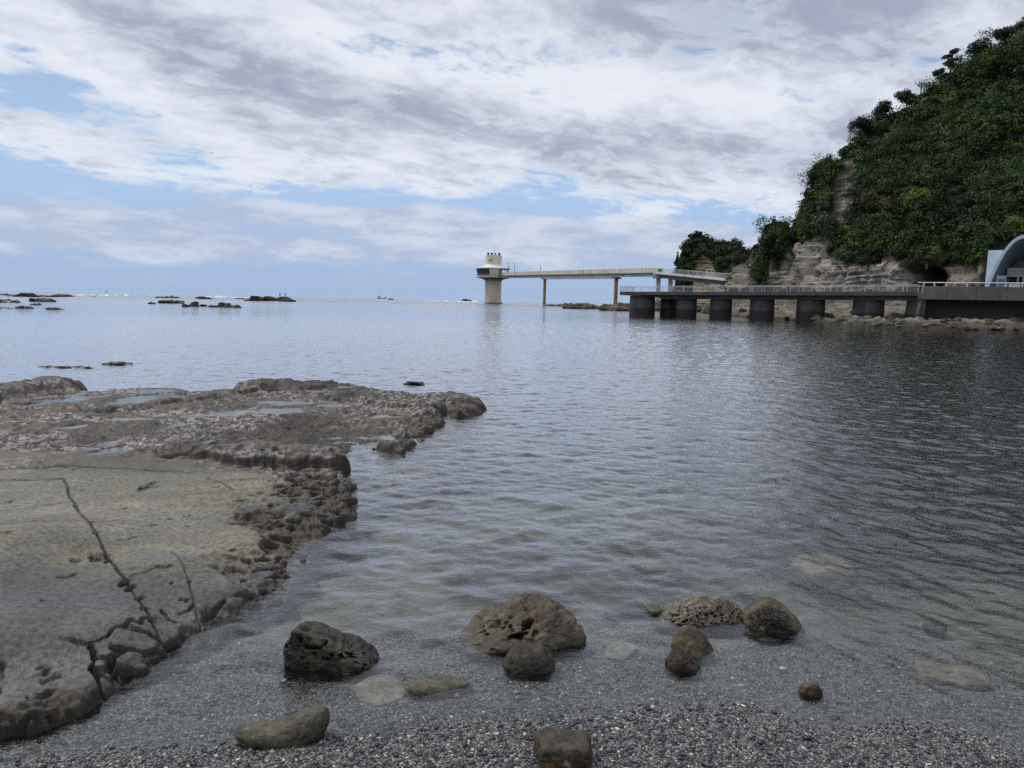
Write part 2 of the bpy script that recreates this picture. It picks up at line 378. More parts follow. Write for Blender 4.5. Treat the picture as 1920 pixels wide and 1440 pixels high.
# the deep sea floor, one coarse sheet to the horizon
X, Y, R = fan(-112, 112, 120, 118, 24000, 40)
me = raw_mesh('sea_floor', np.stack([X.ravel(), Y.ravel(), (np.full(X.shape, -5.0)-(R > 200)*3).ravel()], 1), grid_faces(*X.shape), True, np.tile([.04, .05, .045], (X.size, 1)))
tag(link('sea_floor', me, rock_mat('sea_floor', bump=0)), kind='structure')

# loose pebbles of the top layer, nobody could count them
NP = 60000
pr = 2.0+rng.random(NP)**1.25*1.55; pa = np.radians(rng.uniform(-46, 46, NP))
px_, py_ = pr*np.tan(pa)*.98, pr
ico = bmesh.new(); bmesh.ops.create_icosphere(ico, subdivisions=1, radius=1.0)
iv = np.array([v.co[:] for v in ico.verts]); ifc = np.array([[v.index for v in f.verts] for f in ico.faces]); ico.free()
sz = np.exp(rng.normal(0, .48, NP))*.0030; sz = np.clip(sz, .0015, .017)
sxyz = np.stack([sz*rng.uniform(.9, 1.7, NP), sz*rng.uniform(.8, 1.2, NP), sz*rng.uniform(.45, .85, NP)], 1)
an = rng.uniform(0, 6.283, NP); ca, sa_ = np.cos(an), np.sin(an)
P = iv[None]*(1+rng.uniform(-.18, .18, (NP, 12, 1)))*sxyz[:, None, :]
P = np.stack([P[..., 0]*ca[:, None]-P[..., 1]*sa_[:, None], P[..., 0]*sa_[:, None]+P[..., 1]*ca[:, None], P[..., 2]], 2)
zb = bed_z(px_, py_)
P += np.stack([px_, py_, zb+sz*.35], 1)[:, None, :]
pal = np.array([(.018, .019, .024), (.045, .047, .056), (.09, .09, .10), (.17, .165, .16), (.34, .32, .28), (.60, .57, .50), (.16, .11, .075)])
ci = rng.choice(7, NP, p=[.34, .24, .18, .125, .07, .03, .015]); pcx = np.repeat(pal[ci]*rng.uniform(.8, 1.2, (NP, 1)), 12, 0)
me = raw_mesh('beach_pebbles', P.reshape(-1, 3), (ifc[None]+(np.arange(NP)*12)[:, None, None]).reshape(-1, 3), True, pcx)
mp = rock_mat('pebble', .38, 0, 40, .5, .2)
tag(link('beach_pebbles', me, mp), 'fine black grey and white shell pebbles along the water line', 'pebbles', kind='stuff')

# ------------------------------------------------------------------ the sea
def waves(x, y, sp):
    r2 = np.random.default_rng(5); z = np.zeros(x.shape)
    env = .75+.45*fbm(x*.12, y*.07, s=31, oct=3)
    N = 72
    for i in range(N):
        lam = .10*(17.0)**(i/(N-1)); k = 2*math.pi/lam
        ang = math.radians(246)+r2.normal(0, .85); ph = r2.uniform(0, 6.28)
        s = .027 if lam < .45 else (.014 if lam < .9 else .006)
        if lam > 2.2: s *= (2.2/lam)**.6
        fade = sstep(2.2, 4.0, lam/sp)
        e = env if i % 2 else (1.5-env)
        z += e*fade*(s/k)*np.sin(k*(x*math.cos(ang)+y*math.sin(ang))+ph+1.3*vnoise(x*.35/max(lam, .4), y*.35/max(lam, .4), s=40+i))
    return z
def sheet(az0, az1, naz, r0, r1, nr):
    X, Y, R = fan(az0, az1, naz, r0, r1, nr)
    sp = R*math.log(r1/r0)/nr
    shore = np.clip((Y-np.interp(X, SHX, SHY)+.25)/1.3, .40, 1)
    Z = waves(X, Y, sp)*shore
    # choppier open water off the reef
    Z += sstep(150, 230, R)*(fbm(X*.16, Y*.10, s=51, oct=4)*.34+np.abs(fbm(X*.05, Y*.035, s=52, oct=3))*.35)
    return X, Y, Z
X1, Y1, Z1 = sheet(-62, 62, 900, 1.3, 60, 1450)
n1r = X1.shape[0]
X2, Y2, Z2 = sheet(-62, 62, 900, 60*1.006, 900, 420)
X3, Y3, R3 = fan(-62, 62, 900, 930, 24000, 24); Z3 = np.zeros_like(X3)
Xa, Ya, Za = (np.concatenate(q, 0) for q in ((X1, X2, X3), (Y1, Y2, Y3), (Z1, Z2, Z3)))
me = raw_mesh('sea', np.stack([Xa.ravel(), Ya.ravel(), Za.ravel()], 1), grid_faces(*Xa.shape), True)
m, t, b, out, pos = newmat('sea_water'); t.n.remove(b)
sx = t.new('ShaderNodeSeparateXYZ', {0: pos}).outputs
dist = t.new('ShaderNodeVectorMath', {0: pos}, operation='LENGTH').outputs['Value']
mp1 = t.new('ShaderNodeMapping', {0: pos, 2: (0, 0, math.radians(24)), 3: (1, 1.9, 1)}).outputs[0]
b1 = t.noise(mp1, 16.0, 5, .6, .6); b2 = t.noise(mp1, 2.2, 5, .6, .3); b3 = t.noise(mp1, .35, 5, .6, .2)
calm = t.mapr(dist, 2.4, 4.5, .8, 1.0)
hgt = t.math('ADD', t.math('MULTIPLY', b1, t.math('MULTIPLY', calm, .0050)), t.math('MULTIPLY', b2, t.mapr(dist, 6, 25, 0.0, .022)))
hgt = t.math('ADD', hgt, t.math('MULTIPLY', b3, t.mapr(dist, 40, 150, 0.0, .22)))
bp = t.new('ShaderNodeBump', {'Strength': 1.0, 'Distance': 1.0, 'Height': hgt}).outputs[0]
fr = t.new('ShaderNodeFresnel', {'IOR': 1.333, 'Normal': bp}).outputs[0]
frs = t.math('MULTIPLY', t.math('MINIMUM', t.math('MULTIPLY', fr, 1.75), .93), t.mapr(dist, 60, 280, 1.0, .86), clamp=True)
gl = t.new('ShaderNodeBsdfGlossy', {'Color': (.97, .98, 1, 1), 'Roughness': t.mapr(dist, 8, 150, .01, .14), 'Normal': bp})
tr = t.new('ShaderNodeBsdfTransparent', {'Color': (.93, .96, .95, 1)})
mx = t.new('ShaderNodeMixShader', {0: frs, 1: tr.outputs[0], 2: gl.outputs[0]})
t.l.new(mx.outputs[0], out.inputs[0])
va = t.new('ShaderNodeVolumeAbsorption', {'Color': (.36, .55, .53, 1), 'Density': .42})
t.l.new(va.outputs[0], out.inputs[1])
tag(link('sea', me, m), kind='structure')
MPOOL, t, b, out, pos = newmat('pool_water'); t.n.remove(b)
bp = t.new('ShaderNodeBump', {'Strength': .3, 'Distance': .002, 'Height': t.noise(pos, 14, 3, .5)}).outputs[0]
fr = t.new('ShaderNodeFresnel', {'IOR': 1.333, 'Normal': bp}).outputs[0]
mx = t.new('ShaderNodeMixShader', {0: fr, 1: t.new('ShaderNodeBsdfTransparent', {'Color': (.85, .88, .86, 1)}).outputs[0], 2: t.new('ShaderNodeBsdfGlossy', {'Roughness': .015, 'Normal': bp}).outputs[0]})
t.l.new(mx.outputs[0], out.inputs[0])

# ------------------------------------------------------------------ the rock shelf
NEAR = gp([(-500, 1560), (0, 1414), (60, 1398), (140, 1358), (210, 1337), (260, 1308), (300, 1292), (345, 1264), (372, 1242), (385, 1217), (430, 1187), (460, 1157), (520, 1142), (592, 1128), (604, 1110), (570, 1092), (600, 1066), (592, 1042), (630, 1012), (665, 985), (683, 950), (690, 928), (672, 905), (650, 890), (600, 880)]) + gp([(560, 872, .08), (500, 862, .08), (300, 846, .1), (0, 836, .1), (-500, 836, .1)])
FAR = gp([(-500, 900, .1), (0, 880, .1), (200, 872, .1), (342, 866, .06), (400, 871, .05), (480, 873, .05), (560, 877, .03), (605, 885), (640, 880), (664, 868), (650, 855), (690, 846), (755, 840), (776, 812), (832, 783), (866, 771), (900, 767), (930, 758)]) + gp([(890, 744, .12), (850, 740, .15), (790, 733, .15), (700, 724, .15), (600, 719, .15), (500, 717, .15), (430, 730, .12), (380, 734, .12), (340, 725, .12), (260, 721, .12), (160, 728, .12), (100, 720, .2), (60, 720, .2), (0, 738, .15), (-150, 748, .15), (-500, 760, .15)])
def plate(x, y, P, top, wdt, base=-.7, rag=.09, s=0, sf=3.0):
    dd = poly_sdf(x, y, P) + fbm(x*sf, y*sf, s=60+s, oct=5)*rag
    e = np.clip((dd+wdt*.25)/wdt, 0, 1); e = 1-(1-e)**3.0
    z = base+(top-base)*e
    out_ = np.clip(-dd-wdt*.25, 0, 9); return z-out_*.6, dd
def idw(x, y, cps):
    n = 0; dsum = 0
    for px, py, z in cps:
        g = ground(px, py, z); w_ = 1/((x-g[0])**2+(y-g[1])**2+.02)**1.5
        n = n+w_*z; dsum = dsum+w_
    return n/dsum
naz, nr = 900, 940
X, Y, R = fan(-56, -.2, naz, 1.9, 19, nr)
print('shelf grid', X.size)
topN = idw(X, Y, [(0, 1370, .085), (-300, 1400, .12), (90, 1340, .07), (150, 1315, .055), (260, 1275, .035), (350, 1230, .022), (420, 1155, .02), (480, 1135, .018), (540, 1118, .014), (580, 1085, .012), (560, 1060, .02), (600, 1020, .022), (640, 985, .03), (670, 940, .045), (660, 915, .055), (600, 950, .06), (620, 900, .07), (560, 900, .10), (430, 890, .10), (500, 1080, .045), (300, 890, .11), (150, 890, .125), (0, 900, .15), (0, 1000, .24), (0, 1150, .22), (-400, 1100, .3), (200, 1150, .17), (300, 1050, .15), (400, 1100, .10), (450, 1000, .12), (-400, 900, .22)])
zN, dN = plate(X, Y, NEAR, topN, .30, s=0, rag=.10, sf=5)
topF = idw(X, Y, [(0, 870, .145), (100, 868, .13), (200, 866, .12), (290, 864, .12), (340, 850, .155), (400, 850, .165), (450, 848, .18), (540, 850, .175), (600, 852, .13), (640, 860, .07), (658, 864, .02), (650, 852, .03), (680, 842, .0), (700, 820, .008), (640, 800, .04), (740, 800, .03), (720, 835, -.02), (790, 790, .15), (820, 770, .2), (700, 770, .13), (500, 780, .13), (200, 800, .13), (0, 790, .16), (300, 740, .14), (100, 755, .12), (500, 730, .16), (700, 735, .17), (850, 750, .17), (890, 752, .11), (922, 757, .06), (900, 764, .05), (860, 768, .09), (-300, 800, .2)])
dF0 = poly_sdf(X, Y, FAR); Pu0 = project(np.stack([X.ravel(), Y.ravel(), np.full(X.size, .1)], 1))[0].reshape(X.shape)
bl_ = sstep(400, 310, Pu0)*sstep(.7, .15, dF0); topF = topF*(1-bl_)+(topN-.012)*bl_
zF, dF = plate(X, Y, FAR, topF, .5, s=11, rag=.13, sf=1.7)
STEP = [([(-80, 752), (0, 758), (45, 752), (85, 748), (120, 738), (162, 733), (150, 723), (120, 716), (60, 716), (0, 730), (-80, 738)], .27, .5),
        ([(132, 768), (160, 776), (215, 775), (270, 767), (330, 759), (402, 758), (430, 750), (400, 742), (300, 742), (180, 742)], .205, .3),
        ([(430, 738), (445, 742), (478, 742), (500, 738), (560, 735), (640, 733), (660, 724), (560, 718), (490, 716), (440, 724)], .235, .35),
        ([(560, 751), (640, 757), (700, 762), (760, 765), (812, 779), (835, 777), (850, 766), (835, 757), (780, 750), (650, 745)], .20, .3),
        ([(790, 752), (840, 765), (858, 772), (905, 768), (905, 757), (895, 750), (870, 743), (815, 738), (790, 744)], .165, .5),
        ([(340, 866), (400, 870), (470, 873), (560, 874), (610, 870), (630, 862), (610, 850), (560, 842), (440, 845), (350, 850)], .18, .14),
        ([(700, 836), (758, 842), (782, 812), (833, 786), (822, 775), (790, 780), (765, 800), (735, 825)], .08, .2)]
zS = np.full(X.shape, -9.0)
for i, (P, tz, wd) in enumerate(STEP):
    zz_, dd_ = plate(X, Y, gp(P, tz*.5), tz, wd, base=-.1, rag=.22, s=80+i*7, sf=1.6); zS = np.maximum(zS, np.where(dd_ > -wd*2, zz_, -9))
zf2 = np.maximum(zF, zS)
isfar = zf2 > zN
Z = np.maximum(zN, zf2); sd = np.maximum(dN, dF)
# rough weed and barnacle ground on the far plate
roughF = fbm(X*2.3, Y*2.3, s=90, oct=7, gain=.62)*.045+fbm(X*14, Y*14, s=97, oct=4)*.012
wl, wid = worley(X*2.1, Y*3.0, s=5)
roughF += -np.clip(.42-wl, 0, 1)*.06*(wid > .6)
nearedge = sstep(.55, .05, dN+fbm(X*2, Y*2, s=101)*.2)
rightpart = sstep(380, 480, project(np.stack([X.ravel(), Y.ravel(), np.full(X.size, .1)], 1))[0]).reshape(X.shape)
Pu, Pv = project(np.stack([X.ravel(), Y.ravel(), np.full(X.size, .1)], 1)); Pu = Pu.reshape(X.shape); Pv = Pv.reshape(X.shape)
rot = sstep(.05, -.12, fbm(X*1.4, Y*1.4, s=120, oct=4)*.35 - (sstep(430, 560, Pu)*sstep(1120, 1040, Pv)*.75+sstep(.35, .05, dN)*.5-.35))*0
erod = np.clip(sstep(400, 560, Pu+fbm(X*2.2, Y*2.2, s=121, oct=5)*90 + sstep(960, 900, Pv)*-60)*sstep(1160, 1100, Pv), 0, 1)
rim = sstep(.26, .08, dN+fbm(X*3, Y*3, s=123)*.16)*sstep(1100, 1180, Pv)*.85
erod = np.maximum(erod, rim)
# eroded honeycomb rock with slanting ribs
xr = X*.86+Y*.5; yr = -X*.5+Y*.86
w1, i1 = worley(xr*9+fbm(X*5, Y*5, s=130)*.5, yr*13+fbm(X*5, Y*5, s=131)*.5, s=9); w2, i2 = worley(X*24, Y*30, s=19)
pits = np.clip(.50-w1, 0, 1)*(i1 > .25)*.17+np.clip(.42-w2, 0, 1)*(i2 > .45)*.04
ribs = (1-np.abs(fbm(xr*3.2, yr*7.5, s=133, oct=5)))**3*.030+fbm(X*2.6, Y*2.6, s=134, oct=6)*.024
detN = erod*(ribs-pits-.015)
# the pale slab: gentle swells, small scratches and a few holes
slab = fbm(X*.9, Y*.9, s=140, oct=5)*.02+fbm(X*9, Y*13, s=141, oct=4)*.0022+fbm(xr*2, yr*5, s=142, oct=4)*.004
w3, i3 = worley(xr*3.1+fbm(X*4, Y*4, s=150)*.4, yr*6.3+fbm(X*4, Y*4, s=151)*.5, s=29)
slab -= np.clip(.17-w3, 0, 1)*(i3 > .72)*.2*(1-erod)
detN += slab
Z = Z+np.where(isfar, roughF, detN)*sstep(-.25, .02, sd)
edge_r = sstep(.22, -.02, sd)*sstep(-.5, -.1, sd)
Z += edge_r*(fbm(X*6, Y*6, s=160, oct=5)*.035-np.clip(.45-w1, 0, 1)*.06)
# the broken blocks along the near edge
bw_, bi_ = worley2(xr*2.3+fbm(X*3, Y*3, s=251, oct=5)*.35, yr*4.2+fbm(X*3, Y*3, s=252, oct=5)*.35, s=250)
bz = sstep(.62, .30, dN+fbm(X*1.5, Y*1.5, s=253)*.15)*sstep(1120, 1200, Pv)*sstep(450, 400, Pu)*(~isfar)
Z += bz*((bi_-.55)*.030-.055*sstep(.10, .0, bw_))
# cracks
def crack(pts, wd, dep, jit=.012, z=.12):
    global Z
    if wd < .008: jit = .004
    P = gp(pts, z); dd_ = line_dist(X+fbm(X*5, Y*5, s=170, oct=6)*jit*1.6, Y+fbm(X*5, Y*5, s=171, oct=6)*jit*1.6, P)
    wv = wd*(.55+.9*vnoise(X*7, Y*7, s=172)); Z = Z-dep*np.clip(1-dd_/wv, 0, 1)**.6*(~isfar)
    return dd_
crk = np.full(X.shape, 9.0)
for pts, wd, dep in (([(120, 900), (135, 940), (160, 985), (185, 1020), (212, 1065), (240, 1095), (265, 1130), (298, 1175)], .0055, .03),
                     ([(232, 1205), (215, 1215), (210, 1228), (222, 1238), (237, 1254)], .012, .06), ([(237, 1250), (247, 1260), (228, 1280), (207, 1300), (202, 1318), (190, 1330), (165, 1345)], .022, .13),
                     ([(237, 1252), (262, 1244), (300, 1242), (330, 1248), (372, 1246)], .020, .08), ([(255, 1262), (272, 1272), (285, 1285)], .012, .05),
                     ([(215, 1205), (250, 1200), (270, 1198), (300, 1188), (325, 1184)], .010, .05), ([(258, 1222), (275, 1212), (292, 1214), (298, 1236)], .010, .04), ([(186, 1218), (215, 1216)], .008, .035),
                     ([(0, 1338), (28, 1330), (60, 1328), (88, 1334), (92, 1350), (105, 1352), (140, 1345), (170, 1325), (200, 1312)], .016, .07), ([(190, 1240), (212, 1240)], .006, .03),
                     ([(28, 1362), (48, 1358), (66, 1356), (85, 1350)], .020, .08), ([(320, 1040), (345, 1065), (355, 1095), (375, 1140)], .004, .015), ([(245, 1085), (275, 1078), (300, 1068)], .005, .018),
                     ([(335, 1128), (352, 1122), (360, 1115)], .006, .02), ([(300, 1132), (312, 1140), (325, 1143)], .008, .03), ([(385, 1120), (400, 1110), (420, 1100)], .009, .03), ([(515, 1100), (535, 1106), (565, 1110)], .008, .03),
                     ([(0, 905), (60, 906), (118, 900)], .02, .03), ([(260, 920), (275, 912), (292, 904)], .02, .03), ([(390, 895), (415, 902), (440, 915)], .012, .02), ([(0, 884), (60, 882), (120, 876), (250, 876), (340, 880)], .03, .04)):
    crk = np.minimum(crk, crack(pts, wd*1.25, dep)/wd)
for px, py, rx, ry, dep in ((372, 1180, 24, 10, .09), (318, 1173, 8, 6, .05), (120, 1342, 9, 7, .05), (148, 1330, 11, 7, .07), (133, 1315, 8, 5, .05), (172, 1312, 14, 6, .05), (95, 1352, 10, 6, .06), (108, 1366, 12, 6, .06), (232, 1312, 12, 6, .06), (245, 1302, 10, 5, .04),
                            (476, 1095, 10, 7, .05), (515, 1130, 10, 5, .05), (537, 1126, 5, 4, .04), (190, 1050, 16, 7, .035), (175, 1048, 6, 4, .03), (205, 1058, 8, 4, .03), (140, 1060, 9, 4, .02), (232, 1095, 10, 6, .03), (245, 1102, 8, 6, .03), (262, 1118, 9, 6, .03), (270, 1138, 9, 6, .03), (285, 1155, 7, 5, .03),
                            (170, 995, 6, 4, .03), (180, 1012, 7, 4, .03), (83, 1148, 7, 3, .02), (118, 1090, 12, 2, .02), (355, 1083, 4, 3, .02), (322, 1088, 3, 3, .02), (440, 1072, 12, 3, .02), (350, 1110, 5, 3, .02), (340, 1110, 4, 2, .02)):
    g = ground(px, py, .12); g2 = ground(px+rx, py, .12); g3 = ground(px, py-ry, .12)
    a_, b_ = abs(g2[0]-g[0]), abs(g3[1]-g[1])
    q = np.hypot((X-g[0])/a_, (Y-g[1])/b_)+fbm(X*11, Y*11, s=180)*.45
    Z -= dep*sstep(1.1, .45, q)*(~isfar); crk = np.minimum(crk, np.clip(q*.9, 0, 9))
# tide pools: a basin in the rock and a still sheet of water in it
POOLS = [(112, 750, 62, 6, .12), (252, 750, 44, 9, .145), (292, 733, 38, 5, .14), (330, 744, 24, 4, .14), (208, 846, 30, 8, .13), (205, 833, 22, 5, .13), (138, 800, 22, 5, .14), (362, 780, 24, 4, .125), (300, 779, 12, 3, .125),
         (440, 775, 30, 6, .125), (525, 770, 46, 6, .12), (535, 755, 44, 5, .13), (622, 760, 34, 3, .12), (645, 725, 24, 3, .15), (515, 733, 18, 3, .14), (615, 739, 24, 3, .13), (672, 745, 13, 4, .13), (331, 798, 18, 4, .13), (117, 826, 18, 3, .14),
         (720, 780, 34, 5, .07), (278, 918, 14, 6, .10), (118, 738, 34, 4, .12), (388, 829, 8, 4, .16), (556, 952, 24, 6, .085), (462, 955, 16, 4, .11), (60, 826, 20, 3, .14), (165, 842, 16, 3, .14), (250, 786, 40, 3, .13), (455, 838, 10, 3, .16), (40, 757, 40, 3, .12)]
pool_specs = []
for i, (px, py, rx, ry, z) in enumerate(POOLS):
    g = ground(px, py, z); g2 = ground(px+rx, py, z); g3 = ground(px, py-ry, z); g4 = ground(px, py+ry, z)
    a_, b_ = math.hypot(g2[0]-g[0], g2[1]-g[1]), abs(g3[1]-g4[1])/2
    q = np.hypot((X-g[0])/a_, (Y-g[1])/b_)
    if q.min() > 1: continue
    qn = q+fbm(X/a_*1.6, Y/b_*1.6, s=200+i, oct=5)*.38
    loc = sstep(2.0, 1.2, q)*sstep(.02, .12, sd)
    raised = np.clip(Z, z+.003+np.clip(qn-1, 0, 2)*.006, z+.010+np.clip(q-1, 0, 2)*.022)
    Z = np.where(loc > 0, Z*(1-loc)+raised*loc, Z)
    Z = np.where((q < 2.2), np.minimum(Z, z+(qn-1)*.05) * sstep(1.15, .95, qn) + Z*(1-sstep(1.15, .95, qn)), Z)
    pool_specs.append((g, a_, b_, z))
# colours of the stone, plus shade painted on steep faces and in pits
tan_ = np.array([.168, .152, .110]); grey = np.array([.088, .087, .083]); brown = np.array([.042, .029, .018]); barn = np.array([.33, .29, .27]); weed = np.array([.050, .032, .018]); olive = np.array([.10, .092, .05]); rust = np.array([.11, .05, .028])
bn = fbm(X*1.2, Y*1.2, s=210, oct=5)
lowg = sstep(-.12, .12, (Pv-1060+bn*40)/300)[..., None]
cN = tan_*(1+.34*fbm(X*2, Y*2, s=211, oct=6, gain=.65))[..., None]
cN = cN*(1+.22*fbm(xr*1.0, yr*8, s=240, oct=5))[..., None]
gr2 = sstep(.0, .6, fbm(X*1.7, Y*1.3, s=212, oct=5))[..., None]
cN = cN*(1-gr2*.45)+grey*gr2*.45*1.2
ol = sstep(.1, .7, fbm(X*1.1, Y*2.0, s=213, oct=5))[..., None]; cN = cN*(1-ol*.35)+olive*1.6*ol*.35
cG = grey*(1+.25*fbm(xr*1.1, yr*3.2, s=214, oct=5))[..., None]
pale = sstep(.25, .6, fbm(xr*.9, yr*2.4, s=215, oct=4))[..., None]; cG = cG*(1-pale*.5)+np.array([.155, .155, .15])*pale*.5
cN = cN*(1-lowg)+cG*lowg
em = (erod*sstep(-.55, .25, fbm(X*5, Y*5, s=216, oct=5)+erod*.5))[..., None]
ecol = brown*(1+.6*fbm(X*12, Y*12, s=217, oct=4))[..., None]+np.array([.05, .047, .045])*sstep(.1, .6, fbm(X*9, Y*9, s=218, oct=4))[..., None]
rr = sstep(.35, .6, fbm(X*4, Y*4, s=219, oct=4))[..., None]; ecol = ecol*(1-rr*.35)+rust*.7*rr*.35
cN = cN*(1-em*.9)+ecol*em*.9
wtop = sstep(0, .05, roughF)[..., None]
cell, cid = worley(X*22, Y*22, s=41)
sp_ = sstep(-.15, .35, fbm(X*17, Y*17, s=220, oct=5, gain=.7))[..., None]
ba = sstep(-.35, .25, fbm(X*.8, Y*.9, s=221, oct=4)+.15)[..., None]
sp_ = sstep(.0, .22, fbm(X*17, Y*17, s=220, oct=5, gain=.75)+.05)[..., None]; cF = brown*(1-sp_*ba)+barn*(.7+1.0*cid[..., None])*sp_*ba
wd2 = sstep(.1, .45, fbm(X*1.1, Y*1.5, s=222, oct=5))[..., None]; cF = cF*(1-wd2*.7)+(weed+olive*.3)*wd2*.7
re = (sstep(440, 600, Pu)*sstep(765, 790, Pv)*sstep(860, 830, Pv)*sstep(.0, .4, fbm(X*1.8, Y*2.4, s=223, oct=5)))[..., None]; cF = cF*(1-re*.75)+rust*re*.75
stepm = (zS > zF)[..., None]; cF = np.where(stepm, cF*.8+olive*.08, cF)
rimled = (sstep(830, 838, Pv)*sstep(856, 848, Pv)*sstep(330, 400, Pu)*sstep(640, 600, Pu))[..., None]
cF = cF*(1-rimled*.7)+np.array([.17, .155, .11])*rimled*.7
cF = cF*.68
col = np.where(isfar[..., None], cF, cN)
tr_ = (sstep(905, 880, Pv+bn*14))[..., None]; mixc = np.clip(tr_*(~isfar)[..., None], 0, 1); col = col*(1-mixc*.6)+cF*mixc*.6
crust = (sstep(.30, .06, dN+fbm(X*3.5, Y*3.5, s=230, oct=5)*.10)*sstep(1090, 1190, Pv)*(~isfar))[..., None]; col = col*(1-crust*.7)+(brown*1.1+olive*.15)*crust*.7
# slopes down to the water are dark with weed
sl = (sstep(.10, -.05, sd-.02+bn*.04))[..., None]; col = col*(1-sl*.72)+(weed*.8+olive*.12)*sl*.72
crk = np.minimum(crk, np.where(bz > .4, bw_*11, 9)); ck = sstep(1.2, .5, crk)[..., None]; col = col*(1-ck*.45)+np.array([.03, .024, .018])*ck*.45
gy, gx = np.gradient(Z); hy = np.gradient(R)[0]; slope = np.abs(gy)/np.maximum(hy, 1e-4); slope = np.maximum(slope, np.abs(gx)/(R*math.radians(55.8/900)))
stp = sstep(.55, 1.25, slope+bn*.15)[..., None]; col = col*(1-stp*.82)+np.array([.022, .017, .011])*(1+.5*sp_)*stp*.82  # steep faces painted near-black in place of undercut shade
pitd = (erod*sstep(.008, .04, pits)*(~isfar))[..., None]; col = col*(1-pitd*.75)+np.array([.018, .013, .010])*pitd*.75  # shade of the pit hollows painted into the colour
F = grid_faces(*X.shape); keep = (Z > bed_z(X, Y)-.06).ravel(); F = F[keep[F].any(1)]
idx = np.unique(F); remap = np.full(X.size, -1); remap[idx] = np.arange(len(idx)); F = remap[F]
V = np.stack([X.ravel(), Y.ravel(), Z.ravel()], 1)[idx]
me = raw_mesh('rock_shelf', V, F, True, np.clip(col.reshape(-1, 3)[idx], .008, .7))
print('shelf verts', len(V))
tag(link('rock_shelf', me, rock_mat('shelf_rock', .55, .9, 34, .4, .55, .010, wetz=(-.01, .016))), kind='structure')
for g, a_, b_, z in pool_specs:
    n = 28; th = np.linspace(0, 2*math.pi, n, endpoint=False)
    V = [(g[0]+a_*1.45*math.cos(a)*(1+.08*math.sin(3*a)), g[1]+b_*1.45*math.sin(a)*(1+.08*math.cos(2*a)), z) for a in th]
    me = bpy.data.meshes.new('tide_pool'); me.from_pydata(V, [], [tuple(range(n))]); me.update()
    tag(link('tide_pool', me, MPOOL), kind='structure')
# ------------------------------------------------------------------ cliffs
m, t, b, out, pos = newmat('cliff_rock')
colr = t.new('ShaderNodeVertexColor', layer_name='Col').outputs[0]
strat = t.new('ShaderNodeMapping', {0: pos, 2: (math.radians(4), math.radians(-5), 0), 3: (.12, .12, 2.2)}).outputs[0]
s1 = t.noise(strat, 1.0, 7, .65, .4); s2 = t.noise(pos, .8, 8, .65)
k = t.math('ADD', t.mapr(s1, .35, .65, .68, 1.18), t.mapr(s2, .3, .7, -.25, .25)); cc = t.mix(1.0, colr, t.comb(k, k, k), 'MULTIPLY')
t.set(b.inputs['Base Color'], cc); b.inputs['Roughness'].default_value = .85; b.inputs['Specular IOR Level'].default_value = .2
t.set(b.inputs['Normal'], t.new('ShaderNodeBump', {'Strength': 1.0, 'Distance': .55, 'Height': t.math('ADD', s1, t.math('MULTIPLY', t.noise(pos, 2.5, 7, .65), .8))}).outputs[0])
MCLIFF = m
def inpoly(u, v, P): return poly_sdf(u, v, P)
ROCKS = [[(1372, 505), (1385, 498), (1398, 470), (1408, 452), (1425, 425), (1432, 440), (1412, 470), (1414, 500), (1419, 535), (1372, 540)],
         [(1440, 520), (1468, 500), (1478, 470), (1500, 455), (1530, 438), (1548, 436), (1545, 470), (1560, 488), (1600, 490), (1618, 500), (1632, 510), (1642, 484), (1657, 462), (1668, 482), (1692, 498), (1692, 535), (1440, 540)],
         [(1587, 288), (1603, 302), (1598, 330), (1594, 380), (1582, 412), (1572, 432), (1566, 400), (1560, 385), (1562, 345), (1580, 322)],
         [(1751, 502), (1780, 498), (1840, 503), (1845, 540), (1748, 540)], [(1525, 370), (1540, 365), (1543, 400), (1530, 410)]]
def rockmask(u, v, n):
    r = np.full(u.shape, -99.0)
    for P in ROCKS: r = np.maximum(r, inpoly(u, v, P))
    return sstep(-7, 7, r+n*13)
HC = [(1360, 512, 152, 153), (1372, 510, 146, 148), (1385, 496, 141, 144), (1396, 472, 138, 142), (1407, 454, 136, 141), (1420, 446, 133, 139), (1428, 422, 131, 138), (1440, 415, 129, 137), (1455, 415, 127, 136), (1470, 424, 125, 135), (1482, 434, 124, 136),
      (1492, 420, 122, 138), (1500, 385, 120, 134), (1508, 345, 118, 132), (1518, 318, 116, 131), (1540, 302, 113, 130), (1562, 292, 110, 130), (1578, 278, 108, 130), (1588, 255, 107, 132), (1600, 240, 106, 134), (1640, 216, 103, 134), (1680, 200, 101, 134),
      (1710, 168, 99, 134), (1745, 147, 97, 134), (1785, 124, 95, 134), (1830, 88, 93, 133), (1870, 68, 92, 132), (1920, 45, 90, 131), (2000, -10, 86, 127), (2200, -90, 78, 118), (2600, -180, 64, 102), (3200, -240, 48, 84), (4200, -260, 36, 66)]
SHORE = [(1340, 104), (1372, 97), (1450, 88), (1520, 80), (1600, 70), (1680, 63), (1760, 60.5), (1920, 58.5), (2300, 50), (3200, 36), (4200, 27)]
hx = np.array([c[0] for c in HC], float)
U = np.concatenate([np.linspace(1360, 1960, 640), np.linspace(1966, 2600, 120), np.linspace(2610, 4200, 90)])
crest = np.interp(U, hx, [c[1] for c in HC]); Db = np.interp(U, hx, [c[2] for c in HC]); Dc = np.interp(U, hx, [c[3] for c in HC]); Ds = np.interp(U, [s[0] for s in SHORE], [s[1] for s in SHORE])
crest = crest-3*sstep(1590, 1660, U)
zc = np.array([zpx(u, v, d_) for u, v, d_ in zip(U, crest, Dc)])
ax = np.array([at(u, 580, 1.0)[0] for u in U])           # X per metre of distance along each column
rows = []
